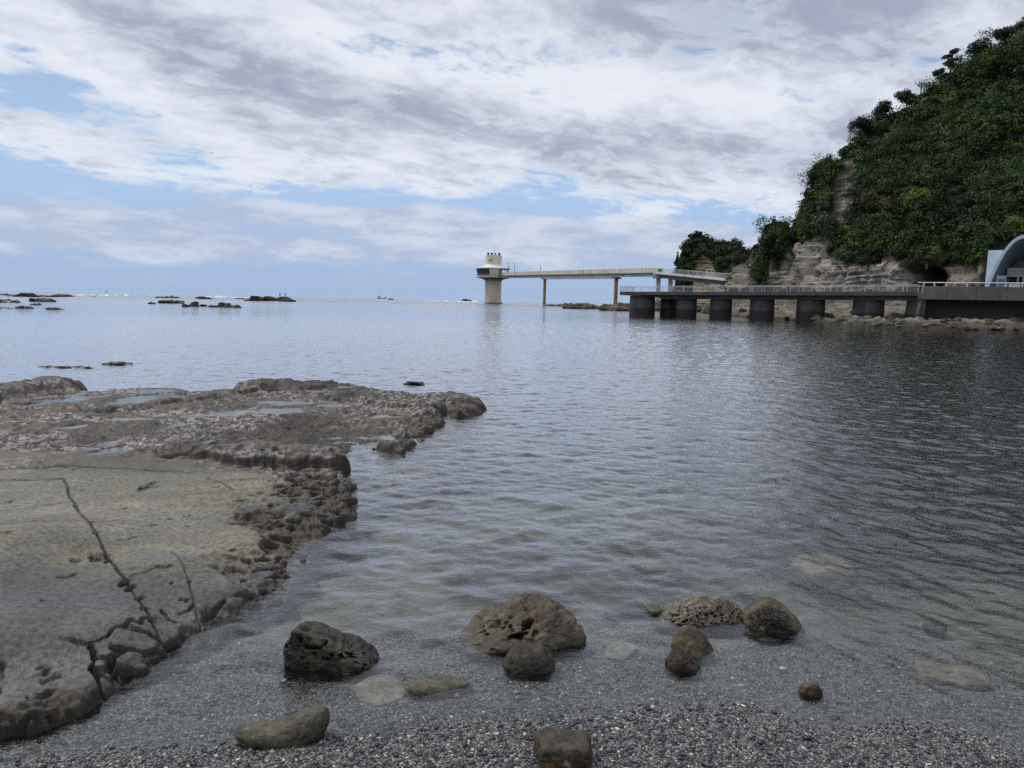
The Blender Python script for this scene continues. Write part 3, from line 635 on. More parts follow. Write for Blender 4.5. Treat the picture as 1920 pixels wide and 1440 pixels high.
for tt in np.linspace(0, 1, 26)[:-1]:                      # rocky shore from the water's edge to the foot of the cliff
    D_ = (Ds-1.5)+(Db-Ds+1.5)*tt; z_ = -.35+np.interp(tt, [0, .08, .35, .7, .92, 1], [0, .55, .85, 1.7, 2.6, 3.2]); rows.append((D_, z_+0*D_, 0*D_+0.0))
ZB = 2.85
for tt in np.linspace(0, 1, 330):
    g_ = np.interp(tt, [0, .06, .16, .30, .6, 1], [0, .01, .06, .20, .55, 1.0]); rows.append((Db+(Dc-Db)*g_, ZB+(zc-ZB)*tt, 0*Db+tt))
for tt in np.linspace(.02, 1, 14):
    rows.append((Dc+30*tt, zc-(zc+1)*tt**1.5*.8, 0*Db+1.0))
Dg = np.array([r[0] for r in rows]); Zg = np.array([r[1] for r in rows]); Tg = np.array([r[2] for r in rows])
Xg = ax[None]*Dg; Yg = Dg.copy()
apron = (Tg <= 0)
u_, v_ = project(np.stack([Xg.ravel(), Yg.ravel(), Zg.ravel()], 1)); u_ = u_.reshape(Xg.shape); v_ = v_.reshape(Xg.shape)
# plan direction out of the slope (towards the sea)
tx = np.gradient(ax*Db); ty = np.gradient(Db); nn = np.hypot(tx, ty); ox, oy = ty/nn, -tx/nn
ox = np.where(oy > 0, -ox, ox); oy = -np.abs(oy)
fade = sstep(0, .03, Tg)*sstep(1.0, .9, Tg)
big = fbm(Xg*.055+3, Zg*.05, Yg*.055, oct=3, s=300)*3.6+(.5-np.abs(fbm(Xg*.10, Zg*.02, Yg*.08, oct=3, s=305)))*2.4
med = fbm(Xg*.35, Zg*.35, Yg*.35, oct=5, s=310)*.75
rm = rockmask(u_, v_, fbm(Xg*.4, Zg*.4, Yg*.4, oct=5, s=320))*(~apron)
lay = Zg+Xg*.07+fbm(Xg*.08, Yg*.08, s=330)*1.2
strata = (vnoise(lay*1.7, 0*lay, s=331)+.6*vnoise(lay*4.1, Xg*.05, s=332)+.35*vnoise(lay*9, Xg*.1, s=333)-.9)*.38+fbm(Xg*.7, Zg*.45, Yg*.7, oct=5, s=334)*.55-np.abs(fbm(Xg*.45, Zg*.08, Yg*.3, oct=3, s=335))*.7
cave = np.exp(-(((u_-1722)/30)**2+((v_-524)/20)**2)**1.4)*6.5
overh = np.exp(-((v_-505)/10)**2)*sstep(1560, 1600, u_)*sstep(1692, 1680, u_)*1.1
big *= .25+.75*sstep(1590, 1680, u_)
off = big*fade+med*sstep(0, .02, Tg)+strata*rm*fade**.3-cave*(~apron)-.8*rm+overh
Xg += ox[None]*off; Yg += oy[None]*off
blk, bid = worley(Xg*.55, Yg*.42, s=340); blk2, bid2 = worley(Xg*1.6, Yg*1.2, s=345)
apz = .55*(np.clip(.62-blk, 0, 1)*1.5*(.3+bid)+np.clip(.6-blk2, 0, 1)*.45*bid2+fbm(Xg*.3, Yg*.3, s=350)*.3)
zap = Zg+apz*np.where(apron, 1, 0)*sstep(-.35, .1, Zg)*np.where(Zg < 2, .75, 1)
zap += np.where(apron, (np.round(Zg*2.2)/2.2-Zg)*.8, 0)
Zg = np.where(apron, zap, Zg)
pinkish = np.array([.40, .33, .27]); greyr = np.array([.32, .30, .265]); palr = np.array([.52, .475, .41])
a1 = sstep(-.3, .4, fbm(Xg*.12, Zg*.2, Yg*.12, s=360))[..., None]; a2 = sstep(.1, .5, fbm(Xg*.3, lay*1.4, s=361))[..., None]
rc = (pinkish*a1+greyr*(1-a1)); rc = rc*(1-a2*.6)+palr*a2*.6
rc = np.where((v_ < 440)[..., None], rc*.3+greyr*.65, rc)
dk = sstep(.2, .5, fbm(Xg*.8, Zg*.8, Yg*.8, s=362))[..., None]; rc = rc*(1-dk*.4)
vegc = np.array([.030, .036, .016])*(1+.5*fbm(Xg*.5, Zg*.5, Yg*.5, s=363))[..., None]
shc = np.array([.20, .175, .14])*(.6+.8*bid[..., None])*(1-.35*sstep(.1, .5, fbm(Xg*.8, Yg*.8, s=364))[..., None])
low = sstep(.75, .25, Zg+fbm(Xg*.4, Yg*.4, s=365)*.2)[..., None]; shc = shc*(1-low*.82)+np.array([.035, .028, .018])*low*.82
colg = np.where(apron[..., None], shc, vegc*(1-rm[..., None])+rc*rm[..., None])
me = raw_mesh('hillside', np.stack([Xg.ravel(), Yg.ravel(), Zg.ravel()], 1), grid_faces(*Xg.shape), True, np.clip(colg.reshape(-1, 3), .01, .8))
tag(link('hillside', me, MCLIFF), kind='structure')

# the small headland beyond the ramp
hp = [(1262, 536), (1268, 500), (1272, 476), (1282, 452), (1296, 438), (1308, 440), (1320, 448), (1340, 454), (1370, 452), (1385, 462), (1402, 474), (1420, 500), (1440, 512)]
U2 = np.linspace(1258, 1440, 230); cr2 = np.interp(U2, [p[0] for p in hp], [p[1] for p in hp]); ax2 = np.array([at(u, 580, 1.0)[0] for u in U2])
Db2 = np.interp(U2, [1258, 1275, 1330, 1440], [198, 192, 186, 180]); Dc2 = Db2+np.interp(U2, [1258, 1290, 1330, 1440], [4, 14, 22, 18]); zc2 = np.array([zpx(u, v, d_) for u, v, d_ in zip(U2, cr2, Dc2)])
T2 = np.concatenate([np.linspace(0, 1, 150), np.linspace(1.02, 1.5, 10)])[:, None]
gg = np.interp(T2, [0, .15, .5, 1, 1.5], [0, .05, .4, 1, 2.2]); D2 = Db2+(Dc2-Db2)*gg
zh = np.where(T2 <= 1, -1+(zc2+1)*T2, zc2-(T2-1)*2*(zc2+1))
X2_ = ax2[None]*D2; Y2_ = D2.copy(); u2, v2 = project(np.stack([X2_.ravel(), Y2_.ravel(), zh.ravel()], 1)); u2 = u2.reshape(zh.shape); v2 = v2.reshape(zh.shape)
HR = [[(1305, 500), (1312, 480), (1322, 476), (1334, 492), (1345, 512), (1375, 516), (1380, 540), (1296, 540), (1300, 520)], [(1262, 548), (1400, 536), (1440, 512), (1445, 620), (1255, 620)]]
r2_ = np.maximum(inpoly(u2, v2, HR[0]), inpoly(u2, v2, HR[1])); n2_ = fbm(X2_*.3, zh*.3, Y2_*.3, s=370)
rm2 = sstep(-5, 5, r2_+n2_*8); lay2 = zh+X2_*.05
Y2_ -= fbm(X2_*.08, zh*.08, s=371)*2.0+fbm(X2_*.4, zh*.4, s=372)*.6+rm2*(vnoise(lay2*1.5, X2_*.04, s=373)+.5*vnoise(lay2*4, X2_*.1, s=374)-.8)*.9
rc2 = np.array([.36, .27, .185])*(1+.3*fbm(X2_*.3, lay2*1.5, s=375))[..., None]
col2 = np.array([.028, .034, .015])*(1-rm2[..., None])+rc2*rm2[..., None]
me = raw_mesh('headland', np.stack([X2_.ravel(), Y2_.ravel(), zh.ravel()], 1), grid_faces(*zh.shape), True, np.clip(col2.reshape(-1, 3), .01, .8))
tag(link('headland', me, MCLIFF), kind='structure')

# ------------------------------------------------------------------ foliage
m, t, b, out, pos = newmat('foliage')
vc = t.new('ShaderNodeVertexColor', layer_name='Col').outputs[0]
t.n.remove(b)
df = t.new('ShaderNodeBsdfPrincipled', {'Base Color': vc, 'Roughness': .55, 'Specular IOR Level': .25}); tl = t.new('ShaderNodeBsdfTranslucent', {0: t.mix(1.0, vc, (1.1, 1.25, .5, 1), 'MULTIPLY')})
mx = t.new('ShaderNodeMixShader', {0: .22, 1: df.outputs[0], 2: tl.outputs[0]}); t.l.new(mx.outputs[0], out.inputs[0])
MLEAF = m
MBARK = flat_mat('bark', (.11, .09, .07), .85, .3, 8)
def leaves(cen, rad, nl, cols, sz, seed, flat=.8):
    """leaf quads spread through ellipsoid crowns; cen (n,3), rad (n,), nl leaves each"""
    r = np.random.default_rng(seed); n = len(cen); ci = np.repeat(np.arange(n), nl); N = n*nl
    dv = r.normal(size=(N, 3)); dv[:, 2] = dv[:, 2]*.8+.25; dv /= np.linalg.norm(dv, axis=1)[:, None]
    # sub-clumps make the crown lumpy
    nk = 9; sub = r.normal(size=(n, nk, 3)); sub /= np.linalg.norm(sub, axis=2)[:, :, None]; ks = r.integers(0, nk, N); sdir = sub[ci, ks]
    p = dv*(r.random(N)**.4)[:, None]*.52+sdir*.62
    p[:, 2] *= flat
    P = cen[ci]+p*rad[ci][:, None]
    nrm = p/np.linalg.norm(p, axis=1)[:, None]+r.normal(size=(N, 3))*.55+np.array([0, 0, .35]); nrm /= np.linalg.norm(nrm, axis=1)[:, None]
    a = np.cross(nrm, r.normal(size=(N, 3))); a /= np.linalg.norm(a, axis=1)[:, None]; bb = np.cross(nrm, a)
    s = (sz*r.uniform(.6, 1.35, N))[:, None]
    V = np.stack([P-a*s, P+bb*s*.55, P+a*s, P-bb*s*.55], 1).reshape(-1, 3)
    cl = cols[ci]*r.uniform(.65, 1.4, N)[:, None]*(1+.35*(r.random((N, 1))-.5)*np.array([1, .3, .2]))
    F = np.arange(N*4).reshape(N, 4)
    return V, F, np.repeat(np.clip(cl, .004, .4), 4, 0)
GREENS = np.array([(.026, .046, .014), (.036, .064, .016), (.019, .034, .013), (.058, .090, .020), (.050, .062, .024), (.075, .082, .040), (.060, .052, .032)])
def pickcols(n, r, p=(.30, .28, .20, .11, .08, .02, .01)): return GREENS[r.choice(len(p), n, p=p)]*r.uniform(.75, 1.3, (n, 1))
r3 = np.random.default_rng(11)
# sample the slope by area
def sample(Xm, Ym, Zm, mask, dens, r):
    P = np.stack([Xm, Ym, Zm], 2); a = P[:-1, 1:]-P[:-1, :-1]; c = P[1:, :-1]-P[:-1, :-1]; ar = np.linalg.norm(np.cross(a, c), axis=2)
    wgt = (ar*mask[:-1, :-1]).ravel(); n = int(wgt.sum()*dens); i = r.choice(len(wgt), n, p=wgt/wgt.sum()); ri, ci = np.unravel_index(i, ar.shape)
    f1_, f2_ = r.random((n, 1)), r.random((n, 1)); return P[ri, ci]+a[ri, ci]*f1_+c[ri, ci]*f2_, ri, ci
vm = (1-rm)*(~apron)*(Tg <= 1)*(cave < 1.2)*np.where(v_ > 538, 0, 1)
arch_zone = inpoly(u_, v_, [(1840, 560), (1840, 462), (1880, 445), (1911, 436), (1950, 445), (1998, 500), (2005, 560)]) > 5
vm = vm*(~arch_zone)*(1+3.0*(u_ < 1556)*(u_ > 1495)*(v_ < 450))
vm[-14:] = 0
inview = (u_ < 1990)
P, ri, ci = sample(Xg, Yg, Zg, vm*inview, .62, r3)
nc = len(P); rad = .7+r3.gamma(1.6, .42, nc); rad = np.clip(rad, .7, 3.0)
pu, pv = project(P+np.array([0, 0, .5])); rs = np.full(nc, -99.0)
for PP in ROCKS: rs = np.maximum(rs, inpoly(pu, pv, PP))
kk = rs < -rad*FPX/P[:, 1]*r3.uniform(.1, .8, nc); P, ri, ci, rad = P[kk], ri[kk], ci[kk], rad[kk]; nc = len(P)
Q = P.copy(); Q[:, 0] += ox[ci]*rad*.25; Q[:, 1] += oy[ci]*rad*.25; Q[:, 2] += rad*.2
cols = pickcols(nc, r3)
pat = fbm(P[:, 0]*.12, P[:, 2]*.12, P[:, 1]*.12, s=400)
cols = cols*(1.12+.75*np.clip(pat, -1, 1))[:, None]*r3.uniform(.75, 1.35, (nc, 1))
pu, pv = project(P)
brownz = np.maximum(np.exp(-((pu-1665-(pv-300)*-.12)/16)**2)*sstep(240, 270, pv)*sstep(430, 390, pv), np.exp(-((pu-1560)/14)**2-((pv-450)/35)**2)*.8)
brownz = np.maximum(brownz, np.exp(-((pu-1775)/45)**2-((pv-275)/30)**2)*.7)
sel = r3.random(nc) < brownz*.6; cols[sel] = np.array([.11, .095, .06])*r3.uniform(.7, 1.2, (sel.sum(), 1))
yel = np.exp(-((pu-1725)/40)**2-((pv-375)/14)**2)*.6+np.exp(-((pu-1640)/60)**2-((pv-430)/45)**2)*.35+np.exp(-((pu-1800)/60)**2-((pv-215)/25)**2)*.3+np.exp(-((pu-1900)/25)**2-((pv-425)/8)**2)*.6
sel = r3.random(nc) < yel; cols[sel] = np.array([.095, .125, .022])*r3.uniform(.7, 1.2, (sel.sum(), 1))
V, F, cc_ = leaves(Q, rad, 210, cols*np.array([.90, .98, .92]), .185, 21)
me = raw_mesh('hillside_wood', V, F, False, cc_); print('crowns', nc, len(V))
tag(link('hillside_wood', me, MLEAF), 'dense dark green scrub wood covering the whole steep hillside above the pier', 'woodland', kind='stuff')
P, ri, ci = sample(Xg, Yg, Zg, vm*(~inview), .10, r3); nc = len(P); rad = r3.uniform(1.8, 3.4, nc)
V, F, cc_ = leaves(P+np.array([0, 0, .5]), rad, 90, pickcols(nc, r3), .5, 22)
me = raw_mesh('outer_hillside_wood', V, F, False, cc_)
tag(link('outer_hillside_wood', me, MLEAF), 'dark scrub wood where the hillside runs on beyond the arched building', 'woodland', kind='stuff')
vm2 = (1-rm2)*(T2 <= 1.0)*(v2 < 540); P, ri, ci = sample(X2_, Y2_, zh, vm2, .55, r3); nc = len(P); rad = r3.uniform(.8, 1.7, nc)
pc_ = pickcols(nc, r3, (.3, .22, .3, .05, .08, .04, .01)); pu, pv = project(P); sel = r3.random(nc) < np.exp(-((pu-1303)/16)**2-((pv-462)/22)**2)*.7; pc_[sel] = np.array([.085, .095, .06])
V, F, cc_ = leaves(P+np.array([0, -.4, .3]), rad, 110, pc_, .27, 23)
me = raw_mesh('headland_wood', V, F, False, cc_)
tag(link('headland_wood', me, MLEAF), 'dark low wood capping the small headland beyond the ramp', 'woodland', kind='stuff')

# trees and bushes that stand out one by one
def tree(name, px, py_base, D, h, rx, label, cat='tree', group=None, shape='round', colr=None, seed=1, nl=420, lsz=.17, lean=0.0):
    r = np.random.default_rng(seed); g = at(px, py_base+(20 if shape in ('round', 'layer') and h > 2.25 else 8 if shape == 'round' else 0), D); root = empty(name, tuple(g), label, cat, group)
    mb = MB(); top = np.array([lean*h, 0, h*.72]); mb.tube((0, 0, -.8), top*.45, .09+h*.02, .07+h*.014, 7); mb.tube(top*.45, top, .07+h*.014, .03, 7)
    cen = []; rad = []
    if shape == 'round':
        for i in range(7):
            a = r.uniform(0, 6.28); q = np.array([lean*h+math.cos(a)*rx*.5*r.random(), math.sin(a)*rx*.5*r.random(), h*r.uniform(.3, .9)]); cen.append(q); rad.append(rx*r.uniform(.45, .7)); mb.tube(top*r.uniform(.35, .7), q, .05, .02, 5)
    elif shape == 'layer':                 # flat tiers, open between
        for i in range(6):
            f = i/5; a = r.uniform(0, 6.28); q = np.array([lean*h+math.cos(a)*rx*.6*(1-f*.5), math.sin(a)*rx*.5, h*(.35+.6*f)]); cen.append(q); rad.append(rx*.72*(1-.3*f)); mb.tube(top*(.3+.6*f), q, .05, .02, 5)
    elif shape == 'cone':
        for i in range(8):
            f = i/7; q = np.array([r.normal()*.08*rx, r.normal()*.08*rx, h*(.2+.8*f)]); cen.append(q); rad.append(max(rx*(1-f)*.9, rx*.16)); mb.tube((0, 0, h*(.15+.7*f)), q+np.array([rx*(1-f)*(.8 if i % 2 else -.8), 0, .1]), .04, .015, 5)
    elif shape == 'bush':
        for i in range(6):
            a = r.uniform(0, 6.28); q = np.array([math.cos(a)*rx*.5, math.sin(a)*rx*.3, h*r.uniform(.2, .75)]); cen.append(q); rad.append(rx*r.uniform(.45, .65)); mb.tube((0, 0, -.3), q, .05, .02, 5)
    elif shape == 'bare':
        for i in range(16):
            a = r.uniform(0, 6.28); q = np.array([math.cos(a)*rx*r.random(), math.sin(a)*rx*.4, h*r.uniform(.6, 1.05)]); mb.tube(top*r.uniform(.2, .7), q, .04, .012, 4)
            for k in range(4): mb.tube(q*r.uniform(.7, .95), q+r.normal(size=3)*np.array([.35, .3, .3]), .02, .008, 4)
    mb.build('trunk', MBARK, root, True)
    if cen:
        c0 = np.array(colr or (.024, .040, .014)); cl = np.tile(c0, (len(cen), 1))*r.uniform(.8, 1.25, (len(cen), 1))
        V, F, cc_ = leaves(np.array(cen), np.array(rad), nl, cl, lsz, seed+50, .8 if shape != 'layer' else .5)
        link('crown', raw_mesh('crown', V, F, False, cc_), MLEAF, root)
    return root
tree('tree', 1880, 72, 131, 4.2, 2.3, 'tall dark round-topped tree breaking the hill skyline beside the upper picture corner', seed=101)
tree('tree', 1836, 92, 132, 3.6, 2.8, 'broad dark tree on the steep ridge just below the tallest round-topped one', seed=102)
tree('tree', 1918, 52, 130, 3.5, 1.8, 'reddish green tree on the very top of the hill at the picture edge', colr=(.06, .045, .02), seed=103)
tree('pine_tree', 1781, 124, 134, 4.3, 1.7, 'dark wind-bent pine with open tiers standing clear on the ridge', 'pine', shape='layer', seed=104, nl=380)
tree('pine_tree', 1764, 140, 134, 2.9, 1.6, 'lower dark pine leaning against the wind-bent one on the ridge', 'pine', shape='layer', seed=105)
tree('bare_tree', 1800, 128, 134, 2.4, 1.2, 'thin leafless grey shrub between the pine and the broad ridge tree', shape='bare', seed=106)
tree('bare_tree', 1727, 172, 134, 2.0, 1.5, 'twiggy half-bare shrub on the ridge downhill of the dark pines', shape='bare', seed=107)
tree('tree', 1700, 178, 133, 2.6, 2.2, 'pale grey-green rounded tree on the middle of the ridge', colr=(.05, .062, .03), seed=108)
tree('tree', 1655, 208, 133, 3.0, 2.3, 'dark bushy tree on the shoulder of the ridge above the cliff', seed=109)
tree('tree', 1612, 232, 133, 2.8, 2.5, 'full dark tree overhanging the top of the bare grey rock face', colr=(.028, .045, .018), seed=110)
tree('tree', 1581, 282, 131, 2.4, 1.5, 'small dark tree perched in the notch just over the bare grey rock face', seed=111)
tree('tree', 1530, 318, 130, 2.8, 2.2, 'dark rounded tree crowning the lower cliff step', seed=112)
tree('pine_tree', 1484, 436, 136, 2.3, 1.5, 'tiny pine with flat branches jutting into the sky beside the rounded spur', 'pine', shape='layer', seed=113, nl=160, lean=-.3)
tree('pine_tree', 1269.5, 500, 166, 3.2, .9, 'small pointed pine leaning over the sea at the tip of the headland', 'pine', shape='cone', seed=114, nl=130)
tree('bush', 1314, 444, 180, 1.6, 1.0, 'small spiky bush at the summit of the headland', 'bush', shape='bush', seed=115, nl=150)
tree('bush', 1718, 382, 101, 2.0, 1.7, 'bright yellow-green bush in the middle of the dark slope', 'bush', shape='bush', colr=(.13, .17, .025), seed=116, nl=300)
tree('bush', 1738, 492, 90, 2.0, 1.6, 'yellow-green bush low on the slope over the dark hollow', 'bush', shape='bush', colr=(.07, .088, .022), seed=117, nl=380)
tree('bush', 1905, 430, 92, 1.6, 1.5, 'bright yellow-green bush just above the blue arched roof', 'bush', shape='bush', colr=(.11, .135, .025), seed=118, nl=300)
tree('bush', 1628, 498, 94, 3.0, 1.7, 'dark vine-hung bush drooping over the middle of the pale cliff foot', 'bush', shape='bush', colr=(.016, .026, .010), seed=119, nl=500)
tree('tree', 1446, 500, 124, 10.2, 2.3, 'tall dark overgrown spur tree standing in front of the split in the cliff', shape='bush', colr=(.022, .036, .014), seed=120, nl=900, lsz=.22)

# unseen wooded bluff added behind the viewer: it keeps the shore stones' near sides dark
az_ = np.radians(np.linspace(118, 262, 120)); tt = np.linspace(0, 1, 40)[:, None]
rb = 17+tt*9+4*vnoise(az_*6, az_*0, s=480)[None]; xb = rb*np.sin(az_)[None]*1.5; yb = rb*np.cos(az_)[None]-2; zb2 = -1+15*tt+0*xb+fbm(xb*.3, yb*.3, s=481)*1.2
me = raw_mesh('shade_bluff', np.stack([xb.ravel(), yb.ravel(), zb2.ravel()], 1), grid_faces(*xb.shape), True, np.tile([.045, .05, .028], (xb.size, 1)))
tag(link('shade_bluff', me, MCLIFF), kind='structure')
# ------------------------------------------------------------------ observation tower, bridge and ramp
MCONC = flat_mat('cream_concrete', (.70, .63, .50), .8, .2, .35, .45, (.16, .09, .045), sx=1.0)
MWHITE = flat_mat('white_roof', (.8, .77, .70), .7, .12, .5, .25, (.3, .22, .14), sx=.8)
MGREY = flat_mat('grey_concrete', (.26, .25, .235), .85, .25, .5, .35, (.08, .06, .05), sx=1.2)
MPALE = flat_mat('pale_girder', (.58, .59, .60), .8, .15, .5, .3, (.2, .15, .1), sx=.9)
MDARKC = flat_mat('damp_concrete', (.105, .095, .088), .8, .3, .6, .5, (.035, .03, .028), sx=1.5)
MPILE = flat_mat('pile_concrete', (.085, .08, .077), .75, .4, .7, .7, (.22, .215, .22), sx=2.2, band=(1.2, 1.5, .5), bandcol=(.022, .017, .014))
MRUST = flat_mat('rust_stained_pillar', (.42, .25, .12), .8, .3, .8, .5, (.09, .04, .02), sx=2.0, band=(1.0, 1.8, .6), bandcol=(.07, .035, .02))
MGLASS = flat_mat('window_glass', (.03, .045, .055), .08, .2, 1.0, spec=.8, bump=0)
MFRAME = flat_mat('window_frame', (.16, .165, .16), .5, .15, 2, bump=0)
MRAIL = flat_mat('rail_paint', (.66, .67, .69), .45, .12, 2.0, .25, (.25, .15, .08), sx=2.0, bump=0)
MRAILD = flat_mat('dull_rail_paint', (.19, .20, .21), .5, .15, 2.0, bump=0)
MDARK = flat_mat('dark_metal', (.035, .033, .032), .6, .2, 2, bump=0)
MBROWN = flat_mat('brown_panel', (.07, .055, .045), .7, .2, 2, bump=0)
DT = 283.0; S = DT/FPX
tb = at(924.2, 569.5, DT); tz = lambda py: zpx(924.2, py, DT)
tower = empty('observation_tower', (tb[0], DT, 0), 'cream concrete observation tower with a round glazed deck standing in the open sea', 'tower')
R_ = 15.5*S
mb = MB(); n = 48
prof = [(R_*1.0, -2), (R_*1.0, tz(566)), (R_*.985, tz(540)), (R_*.97, tz(529)), (R_*1.0, tz(527)), (R_*1.12, tz(524.8)), (R_*1.4, tz(523)), (R_*1.75, tz(521.8)), (R_*2.02, tz(521)), (R_*2.04, tz(520)), (0, tz(520))]
mb.lathe(prof, n); mb.build('shaft', MCONC, tower, True)
mb = MB(); mb.lathe([(R_*1.22, -2), (R_*1.22, .5), (R_*1.0, .7)], n); mb.build('base_collar', MDARKC, tower, True)
r0c, r1c = R_*1.78, R_*2.03; z0c, z1c = tz(519.8), tz(504)
mb = MB(); mb.lathe([(r0c, z0c), (r0c+.04, z0c+.55)], 40, a0=math.pi*.85, a1=math.pi*1.62); mb.lathe([(R_*.98, z0c), (R_*.98, z1c)], 40); mb.build('cabin_wall', MCONC, tower, True)
NF = 20
for i in range(NF):
    a0, a1 = math.pi*.85+i*.0+(i)*(math.pi*.77/NF*1.0), math.pi*.85+(i+1)*(math.pi*.77/NF)
    P0 = lambda a, r, z: (r*math.cos(a), r*math.sin(a), z)
    zl, zh_ = z0c+.55, z1c-.15; rl = r0c+(r1c-r0c)*.17
    if i >= 15: mb = MB(); mb.add([P0(a0, rl, zl), P0(a1, rl, zl), P0(a1, r1c, zh_), P0(a0, r1c, zh_)], [(0, 1, 2, 3)]); mb.build('wall_panel', MCONC, tower); continue
    mb = MB(); mb.add([P0(a0+.012, rl, zl), P0(a1-.012, rl, zl), P0(a1-.012, r1c, zh_), P0(a0+.012, r1c, zh_)], [(0, 1, 2, 3)]); wo_ = mb.build('window', MGLASS, tower)
    mb = MB(); mb.tube(P0(a0, rl+.03, zl), P0(a0, r1c+.03, zh_), .10, .10, 6); mb.build('mullion', MFRAME, wo_)
mb = MB()                                   # open gallery on the bridge side
for i in range(7):
    a = math.pi*1.62+i*.26; mb.tube((r0c*math.cos(a), r0c*math.sin(a), z0c), (r0c*math.cos(a), r0c*math.sin(a), z1c), .13, .13, 6)
mb.build('gallery_posts', MFRAME, tower)
mb = MB(); mb.lathe([(R_*1.98, z0c), (R_*1.98, z0c+1.15)], 40, a0=math.pi*.9, a1=math.pi*1.78); o = mb.build('gallery_rail', MRAIL, tower); o.modifiers.new('w', 'WIREFRAME').thickness = .06
mb = MB(); mb.box(-.2, 1.5, -R_*1.02, -R_*.96, z0c, z1c-.5); mb.build('door', MBROWN, tower)
mb = MB(); mb.lathe([(R_*2.02, z1c-.15), (R_*2.08, z1c), (R_*2.05, z1c+.28), (R_*1.75, tz(501.6)), (R_*1.35, tz(500)), (R_*1.12, tz(498.3)), (R_*.98, tz(496.3))], n); mb.build('roof', MWHITE, tower, True)
mb = MB(); mb.lathe([(R_*.98, tz(497)), (R_*.965, tz(480)), (R_*.96, tz(479.2)), (0, tz(479.2))], n); up = mb.build('upper_drum', MCONC, tower, True)
for dxp in (-7.6, -3.8):
    x_ = dxp*S; y_ = -math.sqrt((R_*.985)**2-x_*x_); mb = MB(); mb.box(x_-.17, x_+.17, y_-.03, y_+.25, tz(490.8), tz(487)); mb.build('small_window', MDARK, up)
for dxp, mt, rr in ((-10, MDARK, .52), (-3.2, MDARK, .52), (3.0, MGREY, .40), (10.2, MDARK, .52)):
    x_ = dxp*S; mb = MB(); mb.lathe([(rr*.55, 0), (rr*.55, .35), (rr, .4), (rr, .55), (rr*.85, .85), (rr*.5, 1.05), (0, 1.1)], 16, c=(x_, -.9, tz(479.2))); mb.build('roof_vent', mt, up, True)
mb = MB(); mb.tube((.15, 0, tz(479)), (.15, 0, tz(464.5)), .06, .03, 6); mb.build('antenna', MFRAME, up)

# bridge: straight from the tower to the portal
A = at(938, 511, 281.5); B = at(1236, 502.3, 184)
pa_ = np.array([A[0], A[1], A[2]]); pb_ = np.array([B[0], B[1], B[2]])
bridge = empty('footbridge', tuple(pa_), 'long cream concrete footbridge running level from the sea tower to the shore', 'footbridge')
mid = lambda f: (pb_-pa_)*f
NSEG = 19
for k, nm in ((1, 'parapet'), (-1, 'parapet')):
    mb = MB()
    for i in range(NSEG):
        f0, f1 = i/NSEG, (i+1)/NSEG-.0025; mb.beam(mid(f0), mid(f1), .22, -1.15, 0, off=k*-1.25)
    mb.build(nm, MCONC, bridge)
mb = MB(); mb.beam(mid(0), mid(1), 3.0, -1.42, -1.15); mb.build('deck', MGREY, bridge)
def yb(px, py, D): return zpx(px, py, D)
D_at = lambda px: None
def fpx(px):                                  # how far along the bridge a picture column falls
    k = (at(px, 510, 1.0)[0]); d_ = pb_-pa_; return (pa_[0]-k*pa_[1])/(k*d_[1]-d_[0])
f_a, f_b = fpx(1022), fpx(1156)
mb = MB()
for f0, f1 in ((0.0, f_a), (f_a, f_b), (f_b, 1.0)):
    h0 = .95 if f0 > 0 and f1 < 1 else .75
    n_ = 4
    for i in range(n_):
        g0, g1 = f0+(f1-f0)*i/n_, f0+(f1-f0)*((i+1)/n_)-.002; mb.beam(mid(g0), mid(g1), 1.9, -1.42-h0*(1.35 if f0 == f_a else 1), -1.42)
mb.build('girder', MPALE, bridge)
for f, wd in ((f_a, 1.0), (f_b, 1.12)):
    c = mid(f); zt = c[2]-2.75; mb = MB(); zz0 = -pa_[2]-2
    mb.lathe([(wd*.5, zz0), (wd*.5, zt)], 16, c=(c[0], c[1], 0)); mb.build('pillar', MRUST, bridge, True)
    mb = MB(); dd_ = (pb_-pa_); dd_ /= np.linalg.norm(dd_); mb.beam(c-dd_*1.2-np.array([0, 0, c[2]]), c+dd_*1.2-np.array([0, 0, c[2]]), 1.9, zt, zt+.45); mb.build('pier_cap', MRUST, bridge)
for px, hpx in ((953, 17), (965, 16), (1013, 8)):
    f = fpx(px); c = pa_+mid(f); hh_ = hpx*c[1]/FPX
    lp = empty('lamp_post', (c[0], c[1]-1.2, c[2]-.02), {953: 'tall thin grey pole rising from the footbridge nearest the sea tower', 965: 'second tall thin grey pole along the footbridge from the sea tower', 1013: 'short lamp post with a bent arm over the first footbridge pillar'}[px], 'lamp post', 'poles on the footbridge')
    mb = MB(); mb.tube((0, 0, 0), (0, 0, hh_), .12, .09, 6); mb.build('pole', MRAILD, lp)
    mb = MB(); mb.box(-.2, .55 if px == 1013 else .2, -.1, .1, hh_-.03, hh_+.12); mb.build('lamp_head', MRAILD, lp)

# portal where the bridge meets the ramp
pc0, pc1 = at(1234.5, 523, 182), at(1257.5, 523, 178)
portal = empty('bridge_portal', (pc0[0], pc0[1], 0), 'grey concrete portal with two white columns under the bridge end', 'bridge support')
rel = pc1-pc0
for f in (0, 1):
    c = rel*f; mb = MB(); mb.box(c[0]-.5, c[0]+.5, c[1]-.5, c[1]+.5, -1, zpx(1234, 521, 180)); mb.build('column', MPALE, portal, bevel=.05)
mb = MB(); dd_ = rel.copy(); dd_[2] = 0; u__ = dd_/np.linalg.norm(dd_); mb.beam(-u__*1.2, dd_+u__*1.2, 1.9, zpx(1234, 521.5, 180), zpx(1234, 512.5, 180)); mb.build('cross_beam', MGREY, portal, bevel=.05)
